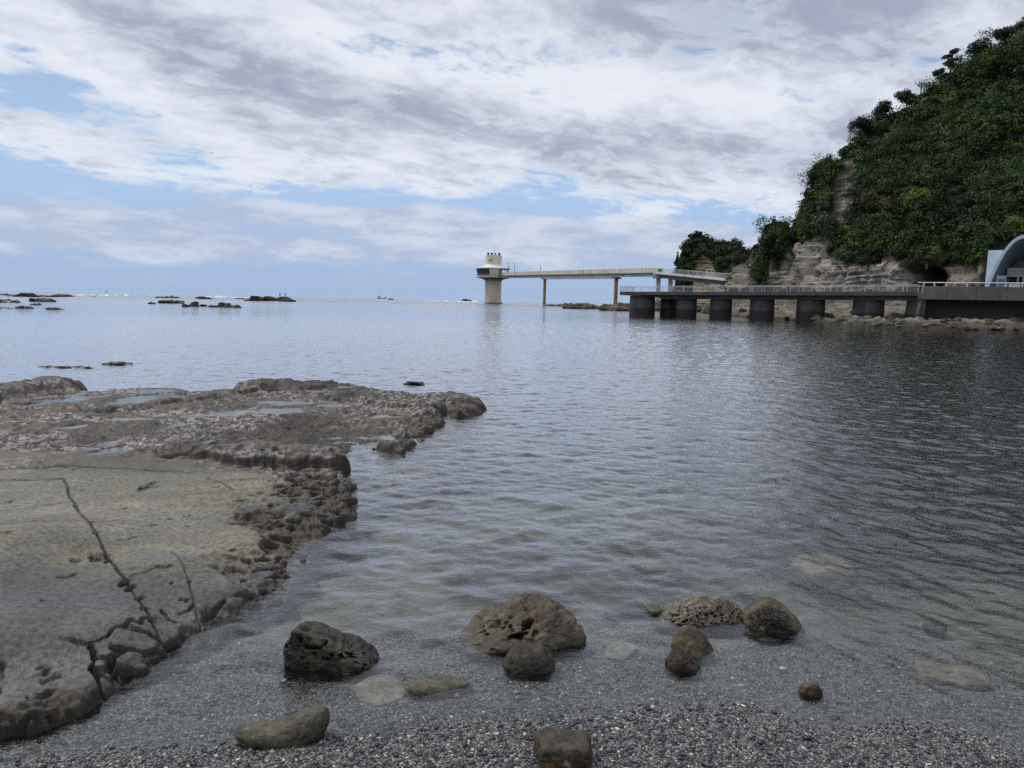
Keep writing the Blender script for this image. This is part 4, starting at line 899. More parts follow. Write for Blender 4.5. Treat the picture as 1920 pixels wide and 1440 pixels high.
# ramp down to the cliff
R0_, R1_ = at(1234, 502.5, 181.5), at(1382, 514.5, 146)
ramp = empty('access_ramp', tuple(R0_), 'pale grey ramp with open railing sloping from the bridge to the cliff', 'ramp')
d_ = R1_-R0_; rm_ = lambda f: d_*f
mb = MB(); mb.beam(rm_(0), rm_(1), 2.6, -1.45, -1.1); mb.build('deck', MPALE, ramp)
mb = MB(); mb.beam(rm_(.17), rm_(.98), 1.6, -2.35, -1.45); mb.build('girder', MDARKC, ramp)
def railing(parent, P0, P1, n, h, rp, rb, nb, mat, off, names=('post', 'rail_panel')):
    P0 = np.array(P0, float); P1 = np.array(P1, float); d_ = P1-P0; nrm = np.array([-d_[1], d_[0], 0]); nrm /= np.linalg.norm(nrm); o_ = nrm*off
    for i in range(n+1):
        c = P0+d_*i/n+o_; mb = MB(); mb.tube(c, c+np.array([0, 0, h]), rp, rp, 6); mb.build(names[0], mat, parent)
    for i in range(n):
        a, b_ = P0+d_*i/n+o_, P0+d_*(i+1)/n+o_; mb = MB(); Z_ = np.array([0, 0, 1.0])
        mb.tube(a+Z_*h, b_+Z_*h, rp*.85, rp*.85, 6); mb.tube(a+Z_*h*.12, b_+Z_*h*.12, rb*1.3, rb*1.3, 4)
        for k in range(1, nb): c = a+(b_-a)*k/nb; mb.tube(c+Z_*h*.12, c+Z_*h, rb, rb, 4, False)
        mb.build(names[1], mat, parent)
railing(ramp, rm_(0)+np.array([0, 0, -1.1]), rm_(1)+np.array([0, 0, -1.1]), 16, 1.1, .065, .03, 5, MRAIL, -1.25)
mb = MB(); q = rm_(.07); mb.beam(q+np.array([0, 0, -.95]), q+(rm_(.13)-q)+np.array([0, 0, -.95]), .06, 0, .85, off=-1.1); mb.build('info_board', MBROWN, ramp)
q = rm_(.66); mb = MB()
for k in (0, 1):
    for j in (0, 1): mb.tube(q+np.array([k*1.2, -1.2+j*1.5, -1.1]), q+np.array([k*1.2, -1.2+j*1.5, .45]), .07, .07, 6)
mb.beam(q+np.array([0, -.5, .4]), q+np.array([1.2, -.5, .4]), 1.5, 0, .12); mb.build('gate_frame', MRAIL, ramp)

# ------------------------------------------------------------------ pier with drum piles
def Dp(px): f = (px-1163)/(1722-1163); return 1/((1-f)/93.0+f/74.0)
L = at(1163, 548.4, Dp(1163)); Rr = at(1722, 548.6, Dp(1722)); d_ = Rr-L; pier = empty('pier', (L[0], L[1], 0), 'long low dark concrete pier on round drum piles with a pale railing', 'pier')
off0 = np.array([0, 0, L[2]]); PW = 4.2
nrm = np.array([-d_[1], d_[0], 0]); nrm /= np.linalg.norm(nrm); bk = nrm*PW/2*(1 if nrm[1] > 0 else -1)
mb = MB(); f1 = 1.0
mb.beam(off0+bk, off0+bk+d_, PW, -.34, 0); mb.build('deck_slab', MDARKC, pier, bevel=.02)
mb = MB(); mb.beam(off0-bk*.02, off0-bk*.02+d_, .16, -.32, .10); mb.build('kerb', MDARKC, pier)
mb = MB(); u__ = d_/np.linalg.norm(d_); mb.beam(off0+bk+u__*5.2, off0+bk+d_, PW*.7, -.78, -.343); mb.beam(off0+bk+u__*2.6, off0+bk+u__*5.2, PW*.7, -.55, -.343); mb.build('deck_beam', MDARKC, pier)
for px0, px1, top in ((1180, 1227, 556), (1239, 1270, 556), (1268, 1305, 557), (1331, 1371, 558.5), (1406, 1450, 559.5), (1494, 1544, 561), (1600, 1654, 562.5)):
    pxm = (px0+px1)/2; Dm = Dp(pxm)+2.1; c = at(pxm, 590, Dm); rr = (px1-px0)/2*Dm/FPX; mb = MB(); zt = zpx(pxm, top-1.5, Dp(pxm))
    if px0 == 1239: c = at(pxm, 590, Dm+2.6); rr *= 1.15
    mb.lathe([(rr*1.03, -1.6), (rr*1.01, .3), (rr, 1.2), (rr*.985, zt-.1), (rr*.99, zt)], 40, c=(c[0]-L[0], c[1]-L[1], 0)); mb.build('pile', MPILE, pier, True)
nsp = 24
railing(pier, off0, off0+d_, nsp, .78, .030, .009, 14, MRAIL, 0.03)
railing(pier, off0+bk*1.93, off0+d_+bk*1.93, nsp, .78, .026, .009, 1, MRAIL, 0)
q = off0; mb = MB()
railing(pier, off0, off0+bk*1.93, 2, .78, .028, .011, 10, MRAILD, 0)

# ------------------------------------------------------------------ sea wall and terrace
MWALL = flat_mat('wall_concrete', (.15, .14, .13), .85, .3, .6, .5, (.06, .05, .045), sx=1.2)
W0 = at(1722, 549, 73.5); W1 = at(2500, 549, 60); wall = empty('sea_wall', (W0[0], W0[1], 0), 'grey concrete terrace wall with a shadowed undercut behind boulders', 'sea wall')
dw = W1-W0; dw[2] = 0; Zt = np.array([0, 0, 1.0]); ztp = zpx(1800, 537.5, 72.5); zmid = zpx(1800, 552.3, 72.5); zbt = zpx(1800, 562.3, 72.5)
nw = np.array([-dw[1], dw[0], 0]); nw /= np.linalg.norm(nw); nw = nw if nw[1] > 0 else -nw
L_ = np.linalg.norm(dw); uw = dw/L_; nseg = 12
mb = MB()
for i in range(nseg): mb.beam(uw*(L_*i/nseg+(.4 if i == 0 else 0))+nw*.25, uw*(L_*(i+1)/nseg-.03)+nw*.25, .4, zmid+.003, ztp)
mb.build('parapet', MWALL, wall, bevel=.02)
mb = MB()
for i in range(nseg): mb.beam(uw*(L_*i/nseg)+nw*.3, uw*(L_*(i+1)/nseg-.03)+nw*.3, .62, zbt, zmid)
mb.build('fascia', MWALL, wall, bevel=.02)
mb = MB(); mb.beam(uw*.3+nw*8, dw+nw*8, 15, zbt+.05, zmid-.05); mb.build('terrace_slab', MDARKC, wall)
mb = MB(); mb.beam(uw*.6+nw*2.6, dw+nw*2.6, .5, -1, zbt+.04); mb.build('inner_wall', flat_mat('dark_inner_wall', (.040, .036, .034), .7, .4, .5, .35, (.10, .095, .09), sx=.9), wall)  # back wall of the undercut, darker in colour than the fascia
mb = MB(); mb.hexa([(.0, 0, -.5), (.85, 0, -.5), (.85, 2.6, -.5), (0, 2.6, -.5), (.35, 0, zbt-.002), (.85, 0, zbt-.002), (.85, 2.6, zbt-.002), (.35, 2.6, zbt-.002)]); mb.build('end_buttress', MPILE, wall)
mb = MB(); zr = zpx(1800, 530.5, 72.5); mb.tube(uw*-.1+nw*.25+Zt*zr, dw+nw*.25+Zt*zr, .055, .055, 8); mb.build('handrail', MRAIL, wall, True)
i = 0
for px in (1731, 1751, 1774, 1813, 1851, 1886, 1916, 1950, 1985, 2020, 2060):
    k = at(px, 550, 1.0)[0]; s_ = (W0[0]-k*W0[1])/(k*dw[1]-dw[0]); q = dw*s_+nw*.25; mb = MB(); mb.box(q[0]-.05, q[0]+.05, q[1]-.05, q[1]+.05, ztp, zr); mb.build('rail_post', MRAIL, wall)

# ------------------------------------------------------------------ the blue arched building
MBLUE = flat_mat('pale_blue_render', (.60, .70, .76), .6, .1, .5, .2, (.2, .26, .29), sx=.8, bump=.08)
MINNER = flat_mat('arch_inner_render', (.20, .26, .28), .7, .15, .5, .2, (.12, .14, .14), sx=.8)
DA = 84.0; ac = at(1912, 540, DA); zA0 = 2.6; zap_ = zpx(1912, 440.5, DA); TH = math.atan2(ac[0], DA); CT = math.cos(TH); hwA = 74*DA/FPX*CT
def lx(px): return (px-1912)*DA*CT/FPX
arch = empty('arched_building', (ac[0], DA, 0), 'pale blue building with a big flared parabolic arch over its entrance', 'building', rz=-TH)
def arch_pts(hw, zt, y, n=40, z0=zA0):
    P = []
    for i in range(n+1):
        s_ = -1+2*i/n; th = s_*math.pi/2
        x_ = hw*math.sin(th)*(1+.0*abs(s_)); zz_ = z0+(zt-z0)*(math.cos(th)**.9 if abs(s_) < 1 else 0)
        x_ = hw*s_; zz_ = z0+(zt-z0)*(1-abs(s_)**2.15)
        P.append((x_, y, zz_))
    return P
rings_o = [arch_pts(hwA, zap_, -.6), arch_pts(hwA*.93, zap_-.55, 2.4), arch_pts(hwA*.86, zap_-1.1, 7)]
rings_i = [arch_pts(hwA-.42, zap_-.40, -.55), arch_pts(hwA*.74, zap_-1.75, 2.4), arch_pts(hwA*.60, zap_-2.6, 4.6)]
seq = [rings_i[2], rings_i[1], rings_i[0], rings_o[0], rings_o[1], rings_o[2]]
V = [p for rg in seq for p in rg]; n = 41
mb = MB(); mb.add(V[2*n:6*n], [(k*n+i, k*n+i+1, (k+1)*n+i+1, (k+1)*n+i) for k in range(3) for i in range(n-1)]); mb.build('arch_shell', MBLUE, arch, True)
mb = MB(); mb.add(V[:3*n], [(k*n+i, k*n+i+1, (k+1)*n+i+1, (k+1)*n+i) for k in range(2) for i in range(n-1)]); mb.build('arch_soffit', MINNER, arch, True)
e0 = arch_pts(hwA*.60, zap_-2.6, 4.6); e1 = arch_pts(hwA*.46, zap_-3.5, 4.6); mb = MB(); mb.add(e0+e1, [(i, i+1, n+i+1, n+i) for i in range(n-1)]); mb.build('end_wall', MGREY, arch)
e2 = arch_pts(hwA*.46, zap_-3.5, 4.7); mb = MB(); mb.add(e2, [tuple(range(n))]); mb.build('arch_window', MGLASS, arch)
bx0, bx1 = lx(1845), lx(1886)
zsb = zpx(1855, 467.3, DA+1.2); cs = [(lx(1845), zA0), (lx(1852), zA0), (lx(1858), zA0+2.6), (lx(1866), zA0+3.9), (lx(1884), zsb), (lx(1845), zsb)]
for sg, nm_ in ((1, 'side_block'), (-1, 'side_block')):
    mb = MB(); P_ = [(x_*sg, 1.0, z_) for x_, z_ in cs]+[(x_*sg, 5.0, z_) for x_, z_ in cs]; mb.add(P_, [(0, 1, 2, 3, 4, 5)[::sg], (6, 7, 8, 9, 10, 11)[::-sg]]+[(i, i+6, (i+1) % 6+6, (i+1) % 6)[::sg] for i in range(6)]); mb.build(nm_, MBLUE, arch)
zb0 = zpx(1900, 517, DA+3); zb1 = zpx(1900, 503, DA+3); mb = MB(); x0 = lx(1886)
mb.box(x0, -x0, 2.9, 4.55, zb0-.12, zb0); mb.build('balcony_floor', MPALE, arch)
br = MB(); br.box(x0, -x0, 2.92, 3.0, zb1-.08, zb1)
for i in range(26): xx = x0+(-2*x0)*i/25; br.box(xx-.035, xx+.035, 2.93, 2.99, zb0, zb1-.08)
br.build('balcony_railing', MRAIL, arch)
mb = MB(); xc = lx(1917); mb.box(xc-.09, xc+.09, 2.8, 3.0, zA0, zb0-.12); mb.box(-xc-.09, -xc+.09, 2.8, 3.0, zA0, zb0-.12); mb.build('entrance_column', MPALE, arch)
# notice board with blue lettering, and the small white banner
def wpx(p0, p1, D): return abs(p1-p0)*D/FPX*CT
g = at(1876.5, 537, DA-1.0); nb_ = empty('notice_board', (g[0], g[1], 2.9), 'tall grey-white notice board with blue lettering in the mouth of the arch', 'sign board', rz=-TH)
wb = wpx(1867.5, 1885.5, DA-1)/2; zt_ = zpx(1876, 517, DA-1)-2.9; mb = MB(); mb.box(-wb, wb, 0, .12, -.3, zt_); mb.build('board', flat_mat('board_grey', (.30, .33, .36), .5, .08, 1, bump=0), nb_, bevel=.01)
mb = MB(); MBLU = flat_mat('blue_letters', (.03, .06, .22), .5, .05, 1, bump=0)
for (a, b_, c, d2) in ((-.62, -.38, .70, .94), (-.30, -.02, .70, .94), (.06, .34, .74, .92), (.42, .68, .66, .96), (-.6, -.1, .52, .6), (0, .62, .5, .58), (-.62, .3, .36, .43)): mb.box(a*wb, b_*wb, -.012, -.002, (zt_)*(.35+c*.6)-.1, (zt_)*(.35+d2*.6)-.1)
mb.build('lettering', MBLU, nb_)
g = at(1902, 537, DA-5); bn_ = empty('banner', (g[0], g[1], 0), 'small white banner with faint red print hung behind the terrace rail', 'banner', rz=-TH); wb = wpx(1892, 1912, DA-5)/2
z0_, z1_ = zpx(1902, 538, DA-5), zpx(1902, 530.8, DA-5); mb = MB(); mb.box(-wb, wb, 0, .02, z0_, z1_); mb.build('cloth', flat_mat('banner_white', (.66, .62, .64), .6, .05, 1, bump=0), bn_)
mb = MB(); [mb.box(wb*a, wb*(a+.14), -.012, -.003, z0_+(z1_-z0_)*.45, z0_+(z1_-z0_)*.75) for a in (-.7, -.45, -.2, .1, .35, .6)]; mb.build('print', flat_mat('red_print', (.45, .12, .12), .6, .05, 1, bump=0), bn_)
for k_, s__ in (('banner_pole', -1), ('banner_pole', 1)):
    mb = MB(); mb.tube((s__*wb, .03, 2.6), (s__*wb, .03, z1_), .03, .03, 6); mb.build('pole', MRAIL, bn_)
# ------------------------------------------------------------------ boulders and stones
_ICO = {}
def ico_n(sub):
    if sub not in _ICO:
        bm = bmesh.new(); bmesh.ops.create_icosphere(bm, subdivisions=sub, radius=1.0)
        _ICO[sub] = (np.array([v.co[:] for v in bm.verts]), np.array([[v.index for v in f.verts] for f in bm.faces])); bm.free()
    return _ICO[sub]
MROCK = rock_mat('boulder_stone', .55, 1.0, 34, .4, .45, .008, wetz=(.0, .035))
MFARROCK = rock_mat('far_stone', .8, .8, 5, .25, .4, .05, wetz=(.1, .5))
def rock_mesh(name, w, d, h, sub, seed, cols, planes=(), rough=.10, pits=0.0, pscale=7.0, pthr=.45, sq=2.4, bend=0.0, pmask=None, rotz=0.0, tilt=(0, 0), patches=(), flat=None, fine=1.0):
    """a stone about w x d x h (half sizes w/2, d/2, h/2), cut by planes, weathered by noise and pits"""
    N, F = ico_n(sub); r = np.random.default_rng(seed); o = r.uniform(0, 50, 3)
    rr = (np.abs(N[:, 0])**sq+np.abs(N[:, 1])**sq+np.abs(N[:, 2])**sq)**(-1/sq)
    for (nx, ny, nz, dd) in planes:
        pn = np.array([nx, ny, nz], float); pn /= np.linalg.norm(pn); c = N@pn
        lim = np.where(c > 1e-3, dd/np.maximum(c, 1e-3), 9.0); k = 9.0
        rr = -np.log(np.exp(-k*rr)+np.exp(-k*np.minimum(lim, 6)))/k
    rr = rr*(1+rough*fbm(N[:, 0]*1.4+o[0], N[:, 1]*1.4+o[1], N[:, 2]*1.4+o[2], oct=4, s=seed))
    P = N*rr[:, None]*np.array([w/2, d/2, h/2]); s0 = (w+d+h)/3
    q = P/s0
    nrm = N/np.array([w, d, h]); nrm /= np.linalg.norm(nrm, axis=1)[:, None]
    disp = fbm(q[:, 0]*5+o[0], q[:, 1]*5+o[1], q[:, 2]*5+o[2], oct=6, s=seed+3, gain=.62)*.034*fine
    pit = np.zeros(len(P))
    if pits:
        wx = fbm(q[:, 0]*6, q[:, 1]*6, q[:, 2]*6, oct=3, s=seed+7)*.6
        a, ia = worley(q[:, 0]*pscale+wx+o[0], q[:, 1]*pscale*1.15+o[1], q[:, 2]*pscale*1.5+wx, s=seed+9); b_, ib = worley(q[:, 0]*pscale*2.3+o[2], q[:, 1]*pscale*2.3, q[:, 2]*pscale*2.6, s=seed+13)
        mk = sstep(-.15, .25, fbm(q[:, 0]*2.2+o[1], q[:, 1]*2.2, q[:, 2]*2.2, oct=3, s=seed+15)+.1) if pmask is None else pmask(N)
        pit = (sstep(pthr, pthr*.35, a)*(ia > .3)*1.0+sstep(pthr*.9, pthr*.3, b_)*(ib > .5)*.4)*mk*pits
    P = P+nrm*(disp-pit*.10)[:, None]*s0
    if bend: P[:, 2] += bend*(P[:, 0]**2)
    if flat is not None: P[:, 2] = np.maximum(P[:, 2], flat)
    c, s_ = math.cos(tilt[0]), math.sin(tilt[0]); P = P@np.array([[1, 0, 0], [0, c, s_], [0, -s_, c]])
    c, s_ = math.cos(tilt[1]), math.sin(tilt[1]); P = P@np.array([[c, 0, -s_], [0, 1, 0], [s_, 0, c]])
    c, s_ = math.cos(rotz), math.sin(rotz); P = P@np.array([[c, s_, 0], [-s_, c, 0], [0, 0, 1]])
    ca_, cb_ = np.array(cols[0]), np.array(cols[1]); f = sstep(-.35, .45, fbm(q[:, 0]*3.2+o[2], q[:, 1]*3.2, q[:, 2]*3.2+o[0], oct=5, s=seed+20))[:, None]
    col = ca_*(1-f)+cb_*f; g_ = fbm(q[:, 0]*14, q[:, 1]*14, q[:, 2]*14, oct=3, s=seed+23)[:, None]; col = col*(1+.28*g_)
    pp = np.clip(pit/(pits or 1), 0, 1)[:, None]; col = col*(1-pp*.45)
    for (px, py, pz, rad, cc_) in patches:
        dd = np.linalg.norm(N-np.array([px, py, pz])/np.linalg.norm([px, py, pz]), axis=1)+fbm(q[:, 0]*12, q[:, 1]*12, q[:, 2]*12, oct=4, s=seed+31)*rad*.5
        m_ = sstep(rad*1.1, rad*.85, dd)[:, None]; col = col*(1-m_)+np.array(cc_)*m_
    return raw_mesh(name, P, F, True, np.clip(col, .006, .7))
def me_dark(me, k):
    c = np.empty(len(me.vertices)*4, np.float32); a = me.color_attributes['Col'].data; a.foreach_get('color', c); c = c.reshape(-1, 4); c[:, :3] *= k*np.array([1.08, .97, .80]); a.foreach_set('color', c.ravel())
def stone(px0, px1, py0, py1, label, zw=0.0, dep=.7, sink=.05, cat='boulder', name='boulder', sub=6, hh=None, group=None, **kw):
    """place a stone by the box it fills in the picture: front foot on height zw at py1"""
    pm = (px0+px1)/2; g = ground(pm, py1, zw); dcam = (g-CAM)@FW; s = dcam/FPX
    w_ = (px1-px0)*s; d__ = w_*dep; g2 = g+np.array([0, d__/2, 0]); s = ((g2-CAM)@FW)/FPX; w_ = (px1-px0)*s; d__ = w_*dep
    phi = math.atan2(H, g[1]); Hs = (py1-py0)*s
    h_ = hh if hh is not None else max(.04, .84*(Hs-d__*.75*math.sin(phi))/math.cos(phi))
    full = h_+sink+.02; cx = at(pm, py1, g2[1])[0]
    me = rock_mesh(name, w_*1.07, d__, full*1.06, sub, cols=kw.pop('cols', ((.07, .062, .048), (.12, .11, .085))), **kw)
    me_dark(me, .64); o = link(name, me, MROCK, loc=(cx, g2[1], zw+h_-full/2)); tag(o, label, cat, group); return o
olv = ((.075, .068, .045), (.125, .115, .08)); drk = ((.030, .028, .024), (.075, .068, .055)); gry = ((.10, .10, .085), (.15, .145, .12))
stone(866, 1091, 1104, 1222, 'largest boulder, brown and riddled with pits, standing behind the small round dark stone', seed=3, dep=.72, sub=7, planes=((-.62, -.1, .8, .46), (.05, -.75, .65, .74), (.95, .1, .25, .86)), pits=1.9, pscale=4.6, pthr=.54, rough=.08,
      pmask=lambda N: sstep(.35, -.1, N[:, 0]-.1)*sstep(-.25, .15, N[:, 2])*.9+.12*(N[:, 2] > 0), cols=((.085, .075, .05), (.15, .14, .11)), patches=((.2, -.5, .75, .16, (.07, .03, .018)),), rotz=math.radians(14), sink=.10)
stone(531, 706, 1161, 1263, 'blackish wedge-shaped boulder with deep holes standing alone nearest the rock shelf', seed=12, dep=.55, sub=6, planes=((.62, -.05, .85, .50), (-.15, -.9, .3, .74), (-1, 0, .15, .86)), sq=3.4, pits=1.9, pscale=4.4, pthr=.46, cols=((.040, .038, .030), (.085, .08, .065)), rough=.10, sink=.10, pmask=lambda N: sstep(-.4, 0, N[:, 2])*.9)
stone(947, 1036, 1204, 1263, 'small round dark stone right in front of the large pitted boulder', seed=24, dep=.85, planes=((0, -.9, .6, .95),), pits=.3, pscale=9, cols=((.032, .029, .024), (.075, .068, .055)), rough=.05, sink=.08, sub=5, fine=1.6)
stone(462, 628, 1330, 1412, 'smooth curved olive grey stone like a bent loaf at the water line', seed=31, dep=.45, cols=((.095, .094, .072), (.145, .14, .112)), rough=.045, bend=2.3, sink=.03, zw=-.012, tilt=(0, -.20), rotz=math.radians(16), sub=6, sq=2.2, planes=((1, .1, .1, .88),), fine=.45, hh=.085)
stone(768, 876, 1256, 1302, 'flat-topped grey stone barely clearing the water beside the pale drowned slab', seed=37, dep=.55, planes=((.1, .1, 1, .55), (.3, -.8, .7, .8)), cols=((.10, .095, .065), (.16, .16, .145)), rough=.06, sink=.06, hh=.045, rotz=math.radians(8), fine=.7, sub=5)
stone(995, 1116, 1366, 1462, 'upright brown stump-like stone with tan lichen patches in the pebbles at the very front', seed=43, dep=.8, zw=.03, planes=((0, 0.05, 1, .62), (-1, -.15, .1, .82), (1, -.1, .15, .82), (0, -1, .25, .85)), cols=((.055, .045, .030), (.10, .085, .062)), sink=.05, sq=2.9, rough=.06, patches=((.05, -.95, .25, .13, (.30, .25, .17)), (-.5, -.85, .05, .2, (.26, .15, .05))), sub=6, hh=.125)
stone(1226, 1388, 1112, 1174, 'pale sponge-textured boulder leaning against the brown mussel-covered one', seed=50, dep=.6, planes=((-.85, 0, .8, .62), (.2, -.6, .8, .8)), pits=.8, pscale=13, pthr=.5, cols=((.13, .12, .105), (.23, .215, .195)), rough=.06, sink=.09, pmask=lambda N: sstep(-.5, .1, N[:, 2]+N[:, 0]*.3), sub=7)
mus = stone(1386, 1504, 1112, 1184, 'angular brown boulder wearing a black clump of mussels above the water', seed=57, dep=.7, planes=((.75, -.15, .65, .62), (-.3, -.75, .6, .74), (-.8, .1, .6, .8)), cols=((.10, .078, .045), (.15, .125, .08)), rough=.05, sink=.10, patches=((-.1, -.85, .05, .42, (.012, .011, .013)),), sub=6)
stone(1260, 1342, 1171, 1231, 'green-brown stone slanting like a fallen wedge in front of the sponge-textured boulder', seed=64, dep=.7, planes=((.55, -.1, .8, .45), (-.5, -.7, .5, .7)), cols=((.055, .062, .040), (.14, .115, .075)), rough=.05, sink=.08, rotz=math.radians(-32), tilt=(.15, .3), sub=5)
stone(1250, 1312, 1216, 1262, 'small dark reddish weed-crusted stone below the slanting green-brown one', seed=71, dep=.7, planes=((.5, 0, .8, .7),), cols=((.028, .018, .014), (.075, .048, .035)), rough=.10, pits=.4, pscale=11, sink=.07, rotz=math.radians(-25), sub=5)
stone(1500, 1539, 1285, 1306, 'tiny brown knobbly stone alone in the shallows', seed=78, dep=.7, cols=((.05, .035, .022), (.13, .10, .07)), rough=.14, sink=.04, sub=4, cat='stone', name='stone')
# stones under the water
def sunk(px0, px1, py0, py1, label, seed, cols, top=-.02, dep=.7, th=.07, rot=0.0, sub=5, rough=.06, planes=((0, 0, 1, .5),)):
    pm = (px0+px1)/2; g = ground(pm, (py0+py1)/2, top); s = ((g-CAM)@FW)/FPX; w_ = (px1-px0)*s; gy0 = ground(pm, py0, top)[1]; gy1 = ground(pm, py1, top)[1]
    me = rock_mesh('sunken_stone', w_, gy0-gy1, th*2, sub, seed, cols, planes=planes, rough=rough, rotz=rot, sq=2.6)
    o = link('sunken_stone', me, MSUNK, loc=(g[0], g[1], top-th*.5)); tag(o, label, 'stone', 'stones lying under the clear water')
MSUNK = rock_mat('drowned_stone', .6, .5, 30, .3, .2, .006)
pl = ((.17, .16, .125), (.235, .22, .175)); mdl = ((.13, .122, .10), (.18, .17, .14)); gl_ = ((.075, .073, .066), (.115, .11, .10))
sunk(666, 760, 1260, 1318, 'pale flat oval slab lying under water left bare between the loaf-shaped and the flat-topped stone', 5, pl, -.012, rot=.5)
sunk(1138, 1190, 1197, 1234, 'pale yellowish oblong stone under water behind the slanting green stone', 6, pl, -.03, rot=-.5)
sunk(1722, 1846, 1238, 1280, 'broad light brown slab just under the ripples far along the beach', 7, ((.13, .105, .075), (.20, .17, .125)), -.025, rot=-.25)
sunk(1164, 1212, 1338, 1364, 'small pale stone half buried in pebbles at the water line', 8, mdl, .006, th=.04)
sunk(908, 1000, 1278, 1302, 'whitish flat fragment under water below the small round dark stone', 9, pl, -.05, rot=-.5, th=.03)
sunk(330, 480, 1330, 1400, 'dim grey slab under water between the rock shelf and the loaf-shaped stone', 10, gl_, -.035, th=.03, rot=.2)
sunk(590, 690, 1318, 1366, 'dim greenish slab under water touching the tall end of the loaf-shaped stone', 13, gl_, -.025, th=.03)
sunk(1300, 1440, 1196, 1262, 'mottled pale patch of flat rock under water among the shells', 14, mdl, -.06, th=.04)
sunk(1490, 1600, 1040, 1078, 'round hump of rock just under the ripples beyond the mussel-covered boulder', 15, ((.11, .095, .065), (.18, .16, .12)), -.035, th=.10, planes=((0, 0, 1, .8),))
sunk(1190, 1278, 1044, 1072, 'low brown rock awash beyond the sponge-textured boulder', 16, ((.06, .045, .028), (.10, .085, .06)), -.045, th=.09, planes=((0, 0, 1, .8),))
sunk(1010, 1075, 1092, 1108, 'flat brown stone showing behind the crest of the large pitted boulder', 17, ((.10, .085, .06), (.15, .13, .1)), -.035, th=.05)
sunk(1212, 1240, 1128, 1146, 'small greenish tip of rock off the pale end of the sponge-textured boulder', 18, ((.07, .07, .04), (.12, .11, .08)), .01, th=.05)
r5 = np.random.default_rng(77)
seenb = set()
for i in range(16):                        # slabs and cobbles dim on the bed further out
    px = r5.uniform(600, 1900); py = r5.uniform(960, 1240)
    if px < 760 and py < 1110: continue
    g = ground(px, py, 0); zb_ = float(bed_z(np.array([g[0]]), np.array([g[1]]))[0]); g = ground(px, py, zb_); w_ = r5.uniform(.08, .26)
    ck_ = int(r5.integers(0, 4)); spot = 'beside the rock shelf' if px < 860 else 'beyond the largest pitted boulder' if px < 1180 else 'beyond the sponge-textured boulder' if px < 1400 else 'beyond the mussel-covered boulder' if px < 1640 else 'in dark water off the far beach'
    lab = f"{'small' if w_ < .16 else 'wide'} {('grey', 'light brown', 'dark', 'blackish')[ck_]} stone {'far ' if py < 1080 else ''}on the bed {spot}"
    if lab in seenb: continue
    seenb.add(lab); me = rock_mesh('bed_stone', w_, w_*r5.uniform(.6, .9), w_*.42, 3, 500+i, (gl_, mdl, drk, ((.02, .02, .018), (.04, .04, .035)))[ck_], rough=.12, rotz=r5.uniform(0, 3), planes=((0, 0, 1, .7),))
    tag(link('bed_stone', me, MSUNK, loc=(g[0], g[1], zb_)), lab, 'stone', 'dim stones on the bed beyond the boulders')

# mussels on the angular boulder: a clump of little shells
mb_v = []; mb_f = []; N0, F0 = ico_n(1); mloc = mus.location
mv = np.empty(len(mus.data.vertices)*3, np.float32); mus.data.vertices.foreach_get('co', mv); mv = mv.reshape(-1, 3)
wv = mv+np.array(mloc); uu_, vv_ = project(wv); dist_ = np.hypot((uu_-1440)/40, (vv_-1160)/20); cand = np.where((dist_ < 1) & (mv[:, 1] < .0) & (wv[:, 2] > .004))[0]
if len(cand):
    sel = r5.choice(cand, min(260, len(cand)), replace=len(cand) < 260); MV = []; MF = []
    for k, i in enumerate(sel):
        a = r5.normal(size=3); a /= np.linalg.norm(a); b_ = np.cross(a, [0, 0, 1.]); b_ /= np.linalg.norm(b_); c = np.cross(a, b_); L__ = r5.uniform(.006, .010)
        MV.append(N0[:, :1]*a*L__+N0[:, 1:2]*b_*L__*.5+N0[:, 2:]*c*L__*.35+mv[i]); MF.append(F0+k*len(N0))
    me = raw_mesh('mussel_clump', np.concatenate(MV), np.concatenate(MF), True)
    o = link('mussel_clump', me, flat_mat('mussel_shell', (.012, .012, .018), .3, .3, 60, bump=0, spec=.6), mus); o['kind'] = 'stuff'; o.parent = mus

# ------------------------------------------------------------------ reefs and rocks out on the water
def reef(px0, px1, py0, py1, label, seed, group='low reefs out on the sea', dep=.35, name='reef_rock', cat='rock', sub=4, cols=((.035, .028, .02), (.075, .06, .042)), rough=.34, Dm=None):
    pm = (px0+px1)/2; g = ground(pm, py1, 0.0) if Dm is None else at(pm, py1, Dm); D = g[1]; s = D/FPX; w_ = (px1-px0)*s; h_ = (py1-py0)*s*1.2; dd = min(w_*dep, D*.12); D2 = D+dd/2; 
    me = rock_mesh(name, w_, dd, h_*2.2, sub, seed, cols, rough=rough, sq=2.4, planes=((0, 0, 1, .82), (.5, -.3, .8, .8)), fine=3.0)
    c = at(pm, py1, D2); o = link(name, me, MFARROCK, loc=(c[0], D2, (0 if Dm is None else g[2])-.1*h_)); tag(o, label, cat, group); return o
reef(-60, 165, 552.5, 557.5, 'very long low black reef under the breaking surf at the sea horizon', 601, dep=.06)
reef(-40, 34, 561, 567, 'short black reef cut by the picture edge below the long surf reef', 602, dep=.2)
reef(58, 106, 560.5, 566, 'small humped black reef below the tail of the long surf reef', 603)
reef(57, 78, 569, 572, 'thin dark ledge just seaward of the double row of nearest reef flats', 604)
reef(-30, 22, 575.5, 578.5, 'flat sliver of reef at the picture edge in the nearest row', 605)
reef(29, 63, 573.5, 578.5, 'low rounded black reef in the nearest row', 606)
reef(88, 121, 577, 580.5, 'end reef of the nearest row with a flat dark top', 607)
reef(278, 293, 566, 570, 'small lone rock beside the flat black ledge', 608)
reef(296, 346, 563.5, 569, 'flat black ledge in the middle of the water', 609)
reef(297, 338, 556, 560, 'dark ledge in the surf straight beyond the flat black one', 610)
